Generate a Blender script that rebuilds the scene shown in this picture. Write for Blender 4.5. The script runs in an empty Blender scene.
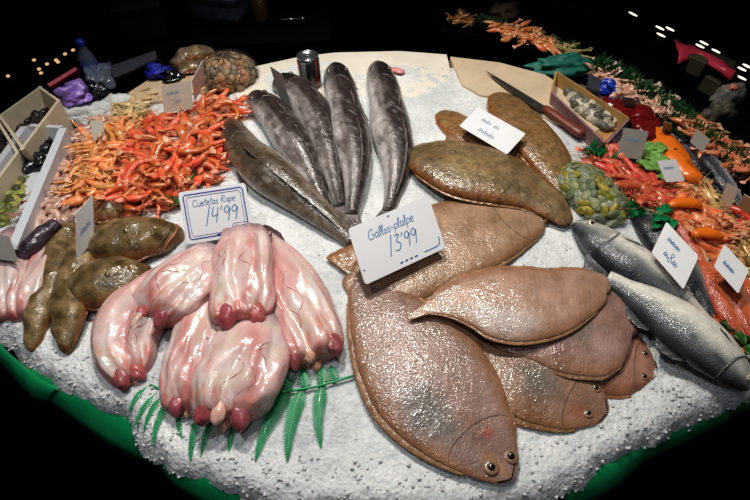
import bpy, math, random
import numpy as np
from mathutils import Vector, noise, Matrix
random.seed(7)
S = bpy.context.scene
COL = S.collection
PI = math.pi
# ------------------------------------------------------------------ camera
FPX = 447.0; PITCH = math.radians(52); CZ = 1.80; ICE = 0.95
cam_d = bpy.data.cameras.new('camera'); cam = bpy.data.objects.new('camera', cam_d)
COL.objects.link(cam); S.camera = cam
cam_d.sensor_width = 36; cam_d.lens = 36*FPX/750; cam_d.clip_start = 0.02
cam.location = (0, 0, CZ); cam.rotation_euler = (PI/2-PITCH, 0, 0)
FW = Vector((0, math.cos(PITCH), -math.sin(PITCH))); UP = Vector((0, math.sin(PITCH), math.cos(PITCH)))
def at(px, py, z=ICE):
    d = FW*FPX + Vector((px-375, 0, 0)) + UP*(250-py)
    t = (z-CZ)/d.z
    return Vector((0, 0, CZ)) + d*t
def proj(P):
    r = P-Vector((0, 0, CZ)); dep = r.dot(FW)
    return Vector((375+FPX*r.x/dep, 250-FPX*r.dot(UP)/dep)), dep
def ppm(P): return FPX/proj(P)[1]
def lin(c):
    return tuple(((x/255)/12.92 if x/255 <= .04045 else ((x/255+.055)/1.055)**2.4) for x in c)
def mixc(a, b, t):
    t = max(0, min(1, t)); return tuple(a[i]*(1-t)+b[i]*t for i in range(3))
def sstep(a, b, x):
    t = max(0, min(1, (x-a)/(b-a))); return t*t*(3-2*t)
def nz(v, s=1.0, o=0): return noise.noise(Vector(v)*s+Vector((o*7.3, o*3.1, o*1.7)))
# ------------------------------------------------------------------ materials
def new_mat(name):
    m = bpy.data.materials.new(name); m.use_nodes = True
    nt = m.node_tree; b = nt.nodes['Principled BSDF']; return m, nt, b
def mat(name, color=None, rough=.5, metal=0, coat=0, mott=0, mscale=40, bump=0, bscale=150, sss=0, sss_c=(1, .3, .2),
        trans=0, emis=None, estr=0, vor=0, vscale=200, alpha=1, rnd=0, spec=.5, rvar=0):
    m, nt, b = new_mat(name); N = nt.nodes; L = nt.links
    tc = N.new('ShaderNodeTexCoord')
    if color is None:
        a = N.new('ShaderNodeAttribute'); a.attribute_name = 'Col'; out = a.outputs['Color']
    else:
        a = N.new('ShaderNodeRGB'); a.outputs[0].default_value = (*lin(color), 1); out = a.outputs[0]
    if mott:
        n = N.new('ShaderNodeTexNoise'); n.inputs['Scale'].default_value = mscale; n.inputs['Detail'].default_value = 6
        n.inputs['Roughness'].default_value = .65
        L.new(tc.outputs['Object'], n.inputs['Vector'])
        mr = N.new('ShaderNodeMapRange'); mr.inputs['From Min'].default_value = .3; mr.inputs['From Max'].default_value = .7
        mr.inputs['To Min'].default_value = 1-mott; mr.inputs['To Max'].default_value = 1+mott*.8
        L.new(n.outputs[0], mr.inputs['Value'])
        mx = N.new('ShaderNodeMix'); mx.data_type = 'RGBA'; mx.blend_type = 'MULTIPLY'; mx.inputs[0].default_value = 1
        L.new(out, mx.inputs[6]); L.new(mr.outputs[0], mx.inputs[7]); out = mx.outputs[2]
    if rnd:
        oi = N.new('ShaderNodeObjectInfo'); hs = N.new('ShaderNodeHueSaturation')
        mr = N.new('ShaderNodeMapRange'); mr.inputs['To Min'].default_value = 1-rnd; mr.inputs['To Max'].default_value = 1+rnd
        L.new(oi.outputs['Random'], mr.inputs['Value']); L.new(mr.outputs[0], hs.inputs['Value'])
        mr2 = N.new('ShaderNodeMapRange'); mr2.inputs['To Min'].default_value = .5+rnd*.05; mr2.inputs['To Max'].default_value = .5-rnd*.05
        L.new(oi.outputs['Random'], mr2.inputs['Value']); L.new(mr2.outputs[0], hs.inputs['Hue'])
        L.new(out, hs.inputs['Color']); out = hs.outputs[0]
    L.new(out, b.inputs['Base Color'])
    b.inputs['Roughness'].default_value = rough; b.inputs['Metallic'].default_value = metal
    b.inputs['Coat Weight'].default_value = coat; b.inputs['Coat Roughness'].default_value = .12
    b.inputs['Specular IOR Level'].default_value = spec
    if rvar:
        n = N.new('ShaderNodeTexNoise'); n.inputs['Scale'].default_value = 25; L.new(tc.outputs['Object'], n.inputs['Vector'])
        mr = N.new('ShaderNodeMapRange'); mr.inputs['From Min'].default_value = .35; mr.inputs['From Max'].default_value = .65
        mr.inputs['To Min'].default_value = max(.05, rough-rvar); mr.inputs['To Max'].default_value = rough+rvar
        L.new(n.outputs[0], mr.inputs['Value']); L.new(mr.outputs[0], b.inputs['Roughness'])
    if sss:
        b.inputs['Subsurface Weight'].default_value = sss; b.inputs['Subsurface Radius'].default_value = sss_c
        b.inputs['Subsurface Scale'].default_value = .012
    b.inputs['Transmission Weight'].default_value = trans; b.inputs['Alpha'].default_value = alpha
    if emis: b.inputs['Emission Color'].default_value = (*lin(emis), 1); b.inputs['Emission Strength'].default_value = estr
    nrm = None
    if bump:
        n = N.new('ShaderNodeTexNoise'); n.inputs['Scale'].default_value = bscale; n.inputs['Detail'].default_value = 3
        L.new(tc.outputs['Object'], n.inputs['Vector'])
        bp = N.new('ShaderNodeBump'); bp.inputs['Strength'].default_value = bump; bp.inputs['Distance'].default_value = .004
        L.new(n.outputs[0], bp.inputs['Height']); nrm = bp.outputs[0]
    if vor:
        n = N.new('ShaderNodeTexVoronoi'); n.inputs['Scale'].default_value = vscale; L.new(tc.outputs['Object'], n.inputs['Vector'])
        bp = N.new('ShaderNodeBump'); bp.inputs['Strength'].default_value = vor; bp.inputs['Distance'].default_value = .002
        L.new(n.outputs['Distance'], bp.inputs['Height'])
        if nrm: L.new(nrm, bp.inputs['Normal'])
        nrm = bp.outputs[0]
    if nrm:
        L.new(nrm, b.inputs['Normal']); L.new(nrm, b.inputs['Coat Normal'])
    return m
M = {}
M['hake'] = mat('hake_skin', rough=.34, coat=.45, mott=.34, mscale=55, bump=.35, bscale=120, vor=.25, vscale=260, rvar=.12)
M['flat'] = mat('flatfish_skin', rough=.34, coat=.75, mott=.24, mscale=24, bump=.5, bscale=60, vor=.35, vscale=260, sss=.15, rvar=.14)
M['brown'] = mat('brown_skin', rough=.38, coat=.45, mott=.45, mscale=55, bump=.6, bscale=90, vor=.2, vscale=220, rvar=.14)
M['flesh'] = mat('monkfish_flesh', rough=.3, coat=.42, mott=.08, mscale=30, bump=.35, bscale=70, sss=.3, rvar=.1)
M['bass'] = mat('bass_skin', rough=.33, coat=.5, mott=.2, mscale=60, vor=.4, vscale=330)
M['redfish'] = mat('mullet_skin', rough=.32, coat=.5, mott=.25, mscale=60, vor=.4, vscale=330)
M['shrimp'] = mat('prawn_shell', rough=.33, coat=.45, mott=.25, mscale=70, bump=.2, rnd=.22, sss=.08)
M['clam'] = mat('clam_shell', rough=.5, mott=.35, mscale=60, bump=.3, rnd=.45)
M['mussel'] = mat('mussel_shell', rough=.25, coat=.4, mott=.3, mscale=60, rnd=.5)
M['eyeball'] = mat('fish_eye', rough=.1, coat=1)
M['brown_dark'] = mat('gill_dark', (92, 62, 50), rough=.4)
M['gillgrey'] = mat('gill_grey', (104, 92, 88), rough=.3, coat=.5)
M['pupil'] = mat('pupil_black', (8, 8, 10), rough=.08, coat=1)
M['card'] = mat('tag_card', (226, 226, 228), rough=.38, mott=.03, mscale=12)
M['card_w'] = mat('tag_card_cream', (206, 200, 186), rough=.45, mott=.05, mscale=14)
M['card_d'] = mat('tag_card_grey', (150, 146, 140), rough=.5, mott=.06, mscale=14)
M['ink'] = mat('blue_ink', (66, 122, 172), rough=.5)
M['ink_d'] = mat('navy_print', (38, 44, 150), rough=.5)
M['ink_l'] = mat('pale_ink', (130, 160, 190), rough=.5)
M['fern'] = mat('green_plastic_fern', (25, 150, 92), rough=.4, coat=.2, mott=.15, mscale=60)
M['green_pl'] = mat('green_plastic_sheet', (18, 128, 80), rough=.3, coat=.4, mott=.18, mscale=9, bump=.1, bscale=20)
M['hedge'] = mat('plastic_grass', (14, 70, 32), rough=.5, mott=.4, mscale=50, rnd=.2)
M['divider'] = mat('green_divider', (10, 120, 70), rough=.4, mott=.3, mscale=50)
M['lettuce'] = mat('lettuce_leaf', (120, 165, 85), rough=.4, mott=.35, mscale=35, bump=.4, bscale=60)
M['herb'] = mat('dark_leaf', (52, 92, 40), rough=.4, mott=.35, mscale=35)
M['steel'] = mat('blade_steel', (150, 145, 140), rough=.28, metal=.9, mott=.3, mscale=30)
M['handle'] = mat('knife_handle', (120, 62, 48), rough=.4, mott=.2, mscale=30)
M['board'] = mat('cream_board', (205, 186, 160), rough=.5, mott=.14, mscale=9, bump=.15, bscale=40)
M['board_w'] = mat('white_board', (228, 221, 208), rough=.5, mott=.09, mscale=10, bump=.25, bscale=60)
M['wood'] = mat('pale_wood', (200, 178, 148), rough=.55, mott=.14, mscale=14)
M['wood_d'] = mat('box_wood', (176, 140, 88), rough=.6, mott=.2, mscale=20)
M['foam'] = mat('polystyrene', (205, 208, 214), rough=.55, bump=.25, bscale=220)
M['boxcream'] = mat('cream_plastic', (214, 200, 176), rough=.45, mott=.08)
M['black'] = mat('black_counter', (9, 9, 9), rough=.8, spec=.05)
M['floor'] = mat('dark_floor', (9, 8, 8), rough=.7, mott=.4, mscale=2, spec=.06)
M['dark'] = mat('dark_paint', (16, 12, 13), rough=.6, spec=.2)
M['maroon'] = mat('maroon_cloth', (38, 16, 24), rough=.9, spec=.1)
M['can_metal'] = mat('can_metal', (165, 165, 168), rough=.22, metal=.9)
M['can_paint'] = mat('can_paint', rough=.28, coat=.5, mott=.1)
M['netp'] = mat('net_cord', (70, 62, 60), rough=.5)
M['netg'] = mat('net_cord_green', (120, 140, 95), rough=.5)
M['purple'] = mat('purple_bag', (150, 120, 200), rough=.35, mott=.3, mscale=30)
M['blackbag'] = mat('black_bag', (22, 22, 32), rough=.25, coat=.3)
M['bluecloth'] = mat('blue_cloth', (28, 34, 150), rough=.6, mott=.3)
M['redbox'] = mat('crimson_card', (150, 22, 50), rough=.5)
M['clear'] = mat('clear_plastic', (120, 130, 150), rough=.15, coat=.5, alpha=.55)
M['bluepl'] = mat('blue_plastic', (30, 60, 170), rough=.3)
M['pink'] = mat('pink_plastic', (215, 70, 92), rough=.35, mott=.2, mscale=25)
M['carton'] = mat('green_grey_carton', (84, 82, 60), rough=.7, mott=.2)
M['teal'] = mat('teal_cloth', (32, 110, 98), rough=.6, mott=.3, mscale=20)
M['greymet'] = mat('grey_metal', (84, 86, 98), rough=.4, metal=.5)
M['redmeat'] = mat('dark_red_flesh', (112, 22, 24), rough=.22, coat=.6, mott=.4, mscale=45, bump=.4, bscale=60)
M['orange'] = mat('orange_flesh', (236, 122, 32), rough=.35, coat=.3, mott=.12, mscale=30, sss=.1)
M['squid'] = mat('squid_flesh', rough=.3, coat=.5, mott=.2, mscale=50, rnd=.15, sss=.1)
M['lavpaper'] = mat('printed_paper', (150, 118, 122), rough=.6, mott=.35, mscale=45)
M['lamp'] = mat('glint_glow', (255, 240, 215), emis=(255, 236, 210), estr=1.6)  # emission in place of distant reflections, no light fitting there
M['glint_w'] = mat('glint_warm', (255, 210, 150), emis=(255, 205, 150), estr=.7)
# crushed ice
def ice_mat():
    m, nt, b = new_mat('crushed_ice'); N = nt.nodes; L = nt.links
    tc = N.new('ShaderNodeTexCoord')
    v = N.new('ShaderNodeTexVoronoi'); v.inputs['Scale'].default_value = 130; v.inputs['Randomness'].default_value = 1
    n = N.new('ShaderNodeTexNoise'); n.inputs['Scale'].default_value = 60; n.inputs['Detail'].default_value = 7; n.inputs['Roughness'].default_value = .75
    n2 = N.new('ShaderNodeTexNoise'); n2.inputs['Scale'].default_value = 7; n2.inputs['Detail'].default_value = 4
    for q in (v, n, n2): L.new(tc.outputs['Object'], q.inputs['Vector'])
    cr = N.new('ShaderNodeValToRGB'); e = cr.color_ramp.elements
    e[0].position = .28; e[0].color = (*lin((178, 184, 186)), 1); e[1].position = .62; e[1].color = (*lin((238, 239, 238)), 1)
    ad = N.new('ShaderNodeMath'); ad.operation = 'MULTIPLY_ADD'; ad.inputs[1].default_value = .5
    L.new(n2.outputs[0], ad.inputs[0])
    h = N.new('ShaderNodeMath'); h.operation = 'MULTIPLY'; h.inputs[1].default_value = .5; L.new(n.outputs[0], h.inputs[0]); L.new(h.outputs[0], ad.inputs[2])
    L.new(ad.outputs[0], cr.inputs[0]); L.new(cr.outputs[0], b.inputs['Base Color'])
    b.inputs['Roughness'].default_value = .3; b.inputs['Subsurface Weight'].default_value = .25
    b.inputs['Subsurface Radius'].default_value = (.6, .8, 1); b.inputs['Subsurface Scale'].default_value = .01
    b1 = N.new('ShaderNodeBump'); b1.inputs['Strength'].default_value = .55; b1.inputs['Distance'].default_value = .004
    b2 = N.new('ShaderNodeBump'); b2.inputs['Strength'].default_value = .7; b2.inputs['Distance'].default_value = .006
    L.new(v.outputs['Distance'], b1.inputs['Height']); L.new(n.outputs[0], b2.inputs['Height']); L.new(b1.outputs[0], b2.inputs['Normal'])
    L.new(b2.outputs[0], b.inputs['Normal'])
    return m
M['ice'] = ice_mat()
# ------------------------------------------------------------------ object helpers
def origin(p):
    o = Vector((0, 0, 0))
    while p is not None: o = o+p.location; p = p.parent
    return o
def empty(name, loc, label, cat, group=None):
    o = bpy.data.objects.new(name, None); COL.objects.link(o); o.location = loc; o.empty_display_size = .02
    return tag(o, label, cat, group)
def tag(o, label, cat, group=None, kind=None):
    o['label'] = label; o['category'] = cat
    if group: o['group'] = group
    if kind: o['kind'] = kind
    return o
def mk(name, V, F, m, parent=None, cols=None, smooth=True, loc=None, label=None):
    V = [Vector(v) for v in V]
    if parent is not None: off = origin(parent)
    elif loc is not None: off = Vector(loc)
    else:
        off = sum(V, Vector())/max(1, len(V)); off.z = min(v.z for v in V)
    me = bpy.data.meshes.new(name)
    me.from_pydata([tuple(v-off) for v in V], [], F)
    me.polygons.foreach_set('use_smooth', [smooth]*len(me.polygons))
    if cols is not None:
        ca = me.color_attributes.new('Col', 'FLOAT_COLOR', 'POINT')
        ca.data.foreach_set('color', [x for c in cols for x in (*c, 1)])
    me.materials.append(M[m] if isinstance(m, str) else m)
    me.update()
    o = bpy.data.objects.new(name, me); COL.objects.link(o)
    if parent is not None: o.parent = parent
    else: o.location = off
    if label: o['label'] = label
    return o
def solid(o, t, off=0):
    md = o.modifiers.new('solid', 'SOLIDIFY'); md.thickness = t; md.offset = off; return o
class MB:
    def __init__(s): s.V = []; s.F = []; s.C = []
    def add(s, V, F, c=None):
        n = len(s.V); s.V += list(V); s.F += [tuple(i+n for i in f) for f in F]
        if c is not None: s.C += ([c]*len(V) if not isinstance(c, list) else c)
    def tube(s, pts, r, m=6, c=None):
        V = []; F = []; n = len(pts); pts = [Vector(p) for p in pts]
        for i, p in enumerate(pts):
            T = (pts[min(i+1, n-1)]-pts[max(i-1, 0)]).normalized()
            A = T.cross(Vector((0, 0, 1)))
            if A.length < .1: A = T.cross(Vector((1, 0, 0)))
            A.normalize(); B = A.cross(T)
            rr = r[i] if isinstance(r, (list, tuple)) else r
            for j in range(m):
                a = 2*PI*j/m; V.append(p+A*math.cos(a)*rr+B*math.sin(a)*rr)
        for i in range(n-1):
            for j in range(m): F.append((i*m+j, i*m+(j+1) % m, (i+1)*m+(j+1) % m, (i+1)*m+j))
        F.append(tuple(range(m))); F.append(tuple((n-1)*m+j for j in range(m-1, -1, -1)))
        s.add(V, F, c)
    def ell(s, C, R, rot=None, n=10, m=14, c=None, f=None):
        V = []; F = []
        for i in range(n+1):
            ph = -PI/2+PI*i/n
            for j in range(m):
                a = 2*PI*j/m; v = Vector((math.cos(ph)*math.cos(a), math.cos(ph)*math.sin(a), math.sin(ph)))
                if f: v = f(v)
                v = Vector((v.x*R[0], v.y*R[1], v.z*R[2]))
                if rot: v = rot @ v
                V.append(Vector(C)+v)
        for i in range(n):
            for j in range(m): F.append((i*m+j, i*m+(j+1) % m, (i+1)*m+(j+1) % m, (i+1)*m+j))
        s.add(V, F, c)
    def box(s, C, D, rot=None, c=None):
        V = []
        for x in (-1, 1):
            for y in (-1, 1):
                for z in (-1, 1):
                    v = Vector((x*D[0]/2, y*D[1]/2, z*D[2]/2)); v = rot @ v if rot else v; V.append(Vector(C)+v)
        s.add(V, [(0, 1, 3, 2), (4, 6, 7, 5), (0, 4, 5, 1), (2, 3, 7, 6), (0, 2, 6, 4), (1, 5, 7, 3)], c)
    def quadslab(s, Q, t, c=None):
        """solid slab from 4 corner points Q, thickness t along -normal"""
        nrm = (Q[1]-Q[0]).cross(Q[3]-Q[0]).normalized()
        V = list(Q)+[q-nrm*t for q in Q]
        s.add(V, [(0, 1, 2, 3), (7, 6, 5, 4)]+[(i, i+4, (i+1) % 4+4, (i+1) % 4) for i in range(4)], c)
    def prism(s, P, z0, z1, c=None):
        n = len(P); V = [Vector((p[0], p[1], z0)) for p in P]+[Vector((p[0], p[1], z1)) for p in P]
        s.add(V, [tuple(range(n-1, -1, -1)), tuple(range(n, 2*n))]+[(i, (i+1) % n, (i+1) % n+n, i+n) for i in range(n)], c)
    def build(s, name, m, parent=None, smooth=False, loc=None, label=None):
        return mk(name, s.V, s.F, m, parent, s.C if s.C and len(s.C) == len(s.V) else None, smooth, loc, label)
def children(o): return [c for c in bpy.data.objects if c.parent == o]
def copy_tree(o, kids, loc, rot, scale, mats=None):
    c = o.copy(); COL.objects.link(c); c.location = loc; c.rotation_euler = rot; c.scale = (scale,)*3
    for k, sub in kids:
        d = k.copy(); COL.objects.link(d); d.parent = c
        for e in sub:
            g = e.copy(); COL.objects.link(g); g.parent = d
    return c
# ------------------------------------------------------------------ lofted bodies
def cr(pts, N):
    P = np.array(pts, float); d = np.r_[0, np.cumsum(np.hypot(np.diff(P[:, 0]), np.diff(P[:, 1])))]; d /= d[-1]
    n = len(P); m = np.zeros_like(P)
    for i in range(n):
        a = max(i-1, 0); b = min(i+1, n-1); m[i] = (P[b]-P[a])/(d[b]-d[a])
    u = np.linspace(0, 1, N); out = []
    for x in u:
        i = min(max(np.searchsorted(d, x)-1, 0), n-2); h = d[i+1]-d[i]; t = (x-d[i])/h
        out.append((2*t**3-3*t*t+1)*P[i]+(t**3-2*t*t+t)*h*m[i]+(-2*t**3+3*t*t)*P[i+1]+(t**3-t*t)*h*m[i+1])
    return u, np.array(out)
class Body:
    def __init__(s, st, k=.8, zb=ICE, N=60, M_=28, bot=.55, p=1, q=1, r0=.03, r1=.03, lump=0, lscale=18, seed=0, groove=None, minw=.6):
        st = [tuple(x)+(0,)*(4-len(x)) for x in st]
        u, X = cr(st, N); s.N = N; s.M = M_; s.u = u; s.C = []; s.A = []; s.L = []; s.T = []; s.K = []; s.bot = bot; s.p = p; s.q = q
        s.lump = lump; s.lscale = lscale; s.seed = seed; s.groove = groove
        # cosine re-spacing near ends
        t = .5-.5*np.cos(np.linspace(0, PI, N)); t = .5*t+.5*np.linspace(0, 1, N)
        X = np.array([[np.interp(tt, u, X[:, j]) for j in range(4)] for tt in t]); s.u = u = t
        for i in range(N):
            w = max(minw, X[i, 2])
            if r0 and u[i] < r0: w *= math.sqrt(max(.0, 1-(1-u[i]/r0)**2))*.97+.03
            if r1 and u[i] > 1-r1: w *= math.sqrt(max(.0, 1-(1-(1-u[i])/r1)**2))*.97+.03
            j0 = max(i-1, 0); j1 = min(i+1, N-1); tx, ty = X[j1, 0]-X[j0, 0], X[j1, 1]-X[j0, 1]; ln = math.hypot(tx, ty) or 1
            nimg = Vector((-ty/ln, tx/ln)); kk = k(u[i]) if callable(k) else k
            a = w/450
            for it in range(5):
                z = zb+X[i, 3]+bot*kk*a
                c = at(X[i, 0], X[i, 1], z)
                T = at(X[j1, 0], X[j1, 1], z)-at(X[j0, 0], X[j0, 1], z); T.z = 0; T.normalize()
                L = T.cross(Vector((0, 0, 1)))
                p0 = proj(c)[0]; sL = ((proj(c+L*.01)[0]-p0)/.01).dot(nimg); sZ = ((proj(c+Vector((0, 0, .01)))[0]-p0)/.01).dot(nimg)
                a = w/math.sqrt(sL*sL+(kk*sZ*.8)**2)
            s.C.append(c); s.A.append(a); s.L.append(L); s.T.append(T); s.K.append(kk)
    def pt(s, i, th, off=0):
        c, sn = math.cos(th), math.sin(th); a = s.A[i]; b = a*s.K[i]
        x = a*math.copysign(abs(c)**s.p, c); z = b*math.copysign(abs(sn)**s.q, sn)*(1 if sn > 0 else s.bot)
        if s.groove: z += s.groove(s.u[i], c, sn)*a
        nd = s.L[i]*c+Vector((0, 0, 1))*sn
        P = s.C[i]+s.L[i]*x+Vector((0, 0, z))
        if s.lump:
            P = P+nd*s.lump*(nz(P, s.lscale, s.seed) if s.lscale > 0 else nz((s.u[i]*2.6, c*2.0, sn*2.0), 1, s.seed)+.45*nz((s.u[i]*6, c*5, sn*5), 1, s.seed+2))*min(1, a/.01)
        return P+nd*off
    def surf(s, u, thd, off=0):
        x = float(np.interp(u, s.u, np.arange(s.N))); i = int(min(x, s.N-2)); f = x-i; th = math.radians(thd)
        return s.pt(i, th, off).lerp(s.pt(i+1, th, off), f)
    def fr(s, u):
        x = float(np.interp(u, s.u, np.arange(s.N))); i = int(round(x)); return s.C[i], s.T[i], s.L[i], s.A[i]
    def mesh(s, name, m, parent, col, endcol=None):
        V = []; C = []; F = []; n = s.M
        for i in range(s.N):
            for j in range(n):
                th = 2*PI*j/n; P = s.pt(i, th); V.append(P); C.append(col(s.u[i], math.cos(th), math.sin(th), P))
        for i in range(s.N-1):
            for j in range(n): F.append((i*n+j, (i+1)*n+j, (i+1)*n+(j+1) % n, i*n+(j+1) % n))
        F.append(tuple(range(n))); F.append(tuple((s.N-1)*n+j for j in range(n-1, -1, -1)))
        return mk(name, V, F, m, parent, C)
def edge_fin(b, name, m, parent, u0, u1, thd, w, colr, n=60, rows=4, ruff=.002, lean=0, seed=0, back=0, elev=None):
    """ruffled fin from the body surface at angle thd; w(t) width in metres"""
    V = []; C = []; F = []
    for i in range(n):
        t = i/(n-1); u = u0+(u1-u0)*t; P = b.surf(u, thd, -.001); c, T, L, A = b.fr(u); th = math.radians(thd if elev is None else elev)
        o = (L*math.cos(th)+Vector((0, 0, 1))*math.sin(th)+T*back).normalized(); ww = w(t)*(1+.05*math.sin(i*2.1+seed))
        for r in range(rows+1):
            f = r/rows; Q = P+o*ww*f+Vector((0, 0, 1))*(ruff*math.sin(i*.9+seed)*f-lean*f*f*ww)
            V.append(Q); k = .9+.1*((i % 2)); C.append(tuple(x*k for x in mixc(colr[0], colr[1], f)))
        if i:
            for r in range(rows):
                a = (i-1)*(rows+1)+r; F.append((a, a+1, a+rows+2, a+rows+1))
    return solid(mk(name, V, F, m, parent, C), .0012)
def tail_fan(b, name, m, parent, u, ln, s0, s1, colr, fork=.0, n=15, rows=6, flip=1, up=0, dirv=None):
    c, T, L, A = b.fr(u); D = (dirv or T)*flip; V = []; C = []; F = []
    for i in range(n):
        a = -1+2*i/(n-1)
        for r in range(rows+1):
            f = r/rows; sp = (s0+(s1-s0)*f**.8)*a; l = ln*f*(1-.12*a*a-fork*(1-abs(a)))
            V.append(c+D*l+L*sp+Vector((0, 0, 1))*(up*l+.0015*math.sin(i*1.7)*f)); k = .8+.2*(i % 2)
            C.append(tuple(x*k for x in mixc(colr[0], colr[1], f)))
        if i:
            for r in range(rows):
                q = (i-1)*(rows+1)+r; F.append((q, q+1, q+rows+2, q+rows+1))
    return solid(mk(name, V, F, m, parent, C), .0015)
def eye(parent, P, nrm, r, iris=(150, 140, 110), pr=.55):
    nrm = Vector(nrm).normalized(); rot = nrm.to_track_quat('Z', 'Y').to_matrix()
    a = MB(); a.ell(P, (r, r, r*.55), rot, 8, 14, lin(iris)); e = a.build('eye', 'eyeball', parent, True)
    a = MB(); a.ell(P+nrm*r*.32, (r*pr, r*pr, r*.32), rot, 8, 12); a.build('pupil', 'pupil', e, True)
def base_of(b): c = b.fr(.5)[0].copy(); c.z = b.surf(.5, -90).z; return c
# ------------------------------------------------------------------ the room / floor / counter
def structure(o, kind='structure'): o['kind'] = kind; return o
a = MB(); a.box((0, 3, -.05), (14, 12, .1)); structure(a.build('floor', 'floor', loc=(0, 3, 0)))
a = MB(); a.box((0, 7.2, 1.6), (14, .1, 3.4)); structure(a.build('wall_back', 'dark', loc=(0, 7.2, 0)))
def pin(P, x, y):
    c = False; j = len(P)-1
    for i in range(len(P)):
        if (P[i][1] > y) != (P[j][1] > y) and x < (P[j][0]-P[i][0])*(y-P[i][1])/(P[j][1]-P[i][1])+P[i][0]: c = not c
        j = i
    return c
FRONT = [(-60, 352), (-20, 335), (0, 343), (18, 366), (42, 384), (72, 397), (118, 420), (132, 452), (165, 470), (200, 482), (235, 500), (300, 516), (400, 524), (500, 518), (552, 502),
         (600, 482), (640, 452), (690, 430), (740, 408), (790, 384), (860, 350)]
BACK = [(850, 300), (800, 235), (755, 198), (725, 165), (690, 135), (650, 110), (620, 92), (590, 86), (560, 82), (520, 76), (450, 62), (330, 55), (290, 60), (250, 72), (215, 90), (170, 84),
        (122, 92), (95, 98), (66, 128), (38, 180), (8, 240), (-30, 300)]
poly = [at(x, y, ICE) for x, y in FRONT+BACK]
PX = np.array([p.x for p in poly]); PY = np.array([p.y for p in poly])
def build_ice():
    g = .0055; x0, x1, y0, y1 = PX.min(), PX.max(), PY.min(), PY.max()
    nx = int((x1-x0)/g)+1; ny = int((y1-y0)/g)+1; X, Y = np.meshgrid(x0+g*np.arange(nx), y0+g*np.arange(ny))
    ins = np.zeros(X.shape, bool); D = np.full(X.shape, 9.); j = len(PX)-1
    for i in range(len(PX)):
        xi, yi, xj, yj = PX[i], PY[i], PX[j], PY[j]
        with np.errstate(divide='ignore', invalid='ignore'):
            c = ((yi > Y) != (yj > Y)) & (X < (xj-xi)*(Y-yi)/(yj-yi)+xi)
        ins ^= c; dx, dy = xj-xi, yj-yi; t = np.clip(((X-xi)*dx+(Y-yi)*dy)/(dx*dx+dy*dy), 0, 1)
        D = np.minimum(D, np.hypot(X-xi-t*dx, Y-yi-t*dy)); j = i
    sd = np.where(ins, D, -D)
    rough = np.zeros(X.shape); wob = np.zeros(X.shape)
    for iy in range(ny):
        for ix in range(nx):
            if sd[iy, ix] < -.05: continue
            x, y = X[iy, ix], Y[iy, ix]
            v = Vector((x, y, 0)); d = noise.voronoi(v*42)[0]
            rough[iy, ix] = .0045*noise.noise(v*8)+.0022*noise.noise(v*34)-.0022*min(1, d[0]*1.1)+.0012*noise.noise(v*95)
            wob[iy, ix] = .008*noise.noise(v*14+Vector((5, 5, 5)))+.005*noise.noise(v*45+Vector((9, 2, 5)))
    sd = sd+wob; keep = sd > 0
    back = sstep_np(.5, 1.2, Y)
    prof = 1-np.clip(1-sd/.05, 0, 1)**2.2
    Z = ICE+.002-.045*(1-prof)+rough*(1-.55*back)
    idx = -np.ones(X.shape, int); V = []; F = []
    cell = keep[:-1, :-1] & keep[1:, :-1] & keep[:-1, 1:] & keep[1:, 1:]
    use = np.zeros(X.shape, bool); use[:-1, :-1] |= cell; use[1:, :-1] |= cell; use[:-1, 1:] |= cell; use[1:, 1:] |= cell
    ii = np.argwhere(use); idx[use] = np.arange(len(ii))
    V = np.c_[X[use], Y[use], Z[use]].tolist()
    cc = np.argwhere(cell)
    F = [(int(idx[r, c]), int(idx[r, c+1]), int(idx[r+1, c+1]), int(idx[r+1, c])) for r, c in cc]
    # loose shards of ice along the front slope
    mb = MB(); mb.V = [Vector(v) for v in V]; mb.F = F
    cand = np.argwhere(use & (sd < .09) & (Y < .75)); rs = random.Random(3)
    for q in range(800):
        r, c = cand[rs.randrange(len(cand))]; P = Vector((X[r, c], Y[r, c], Z[r, c]+.001)); s = rs.uniform(.001, .0035)
        rot = Matrix.Rotation(rs.random()*6, 3, Vector((rs.random(), rs.random(), rs.random())).normalized())
        W = [rot @ Vector((a*s*rs.uniform(.6, 1.1), b_*s*rs.uniform(.6, 1.1), c_*s*.6)) + P for a in (-1, 1) for b_ in (-1, 1) for c_ in (-1, 1)]
        mb.add(W, [(0, 1, 3, 2), (4, 6, 7, 5), (0, 4, 5, 1), (2, 3, 7, 6), (0, 2, 6, 4), (1, 5, 7, 3)])
    cand = np.argwhere(use & (sd > .05) & (Y < .95))
    for q in range(500):
        r, c = cand[rs.randrange(len(cand))]; P = Vector((X[r, c], Y[r, c], Z[r, c]+.0)); s = rs.uniform(.001, .0028)
        rot = Matrix.Rotation(rs.random()*6, 3, Vector((rs.random(), rs.random(), rs.random())).normalized())
        W = [rot @ Vector((a*s*rs.uniform(.6, 1.1), b_*s*rs.uniform(.6, 1.1), c_*s*.6)) + P for a in (-1, 1) for b_ in (-1, 1) for c_ in (-1, 1)]
        mb.add(W, [(0, 1, 3, 2), (4, 6, 7, 5), (0, 4, 5, 1), (2, 3, 7, 6), (0, 2, 6, 4), (1, 5, 7, 3)])
    o = mk('crushed_ice', mb.V, mb.F, 'ice', None, None, True, (0, .6, ICE-.04))
    tag(o, 'wide bed of white crushed ice covering the fish counter', 'ice', kind='stuff')
def sstep_np(a, b, x):
    t = np.clip((x-a)/(b-a), 0, 1); return t*t*(3-2*t)
build_ice()
# counter body
cp = []
for x, y in FRONT: p = at(x, y, ICE-.05); cp.append((p.x, p.y+.015))
for x, y in BACK: p = at(x, y, ICE-.05); cp.append((p.x, p.y-.01))
a = MB(); a.prism(cp, 0, ICE-.048)
tag(a.build('fish_counter', 'black'), 'black display counter carrying the bed of crushed ice', 'counter')
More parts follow.
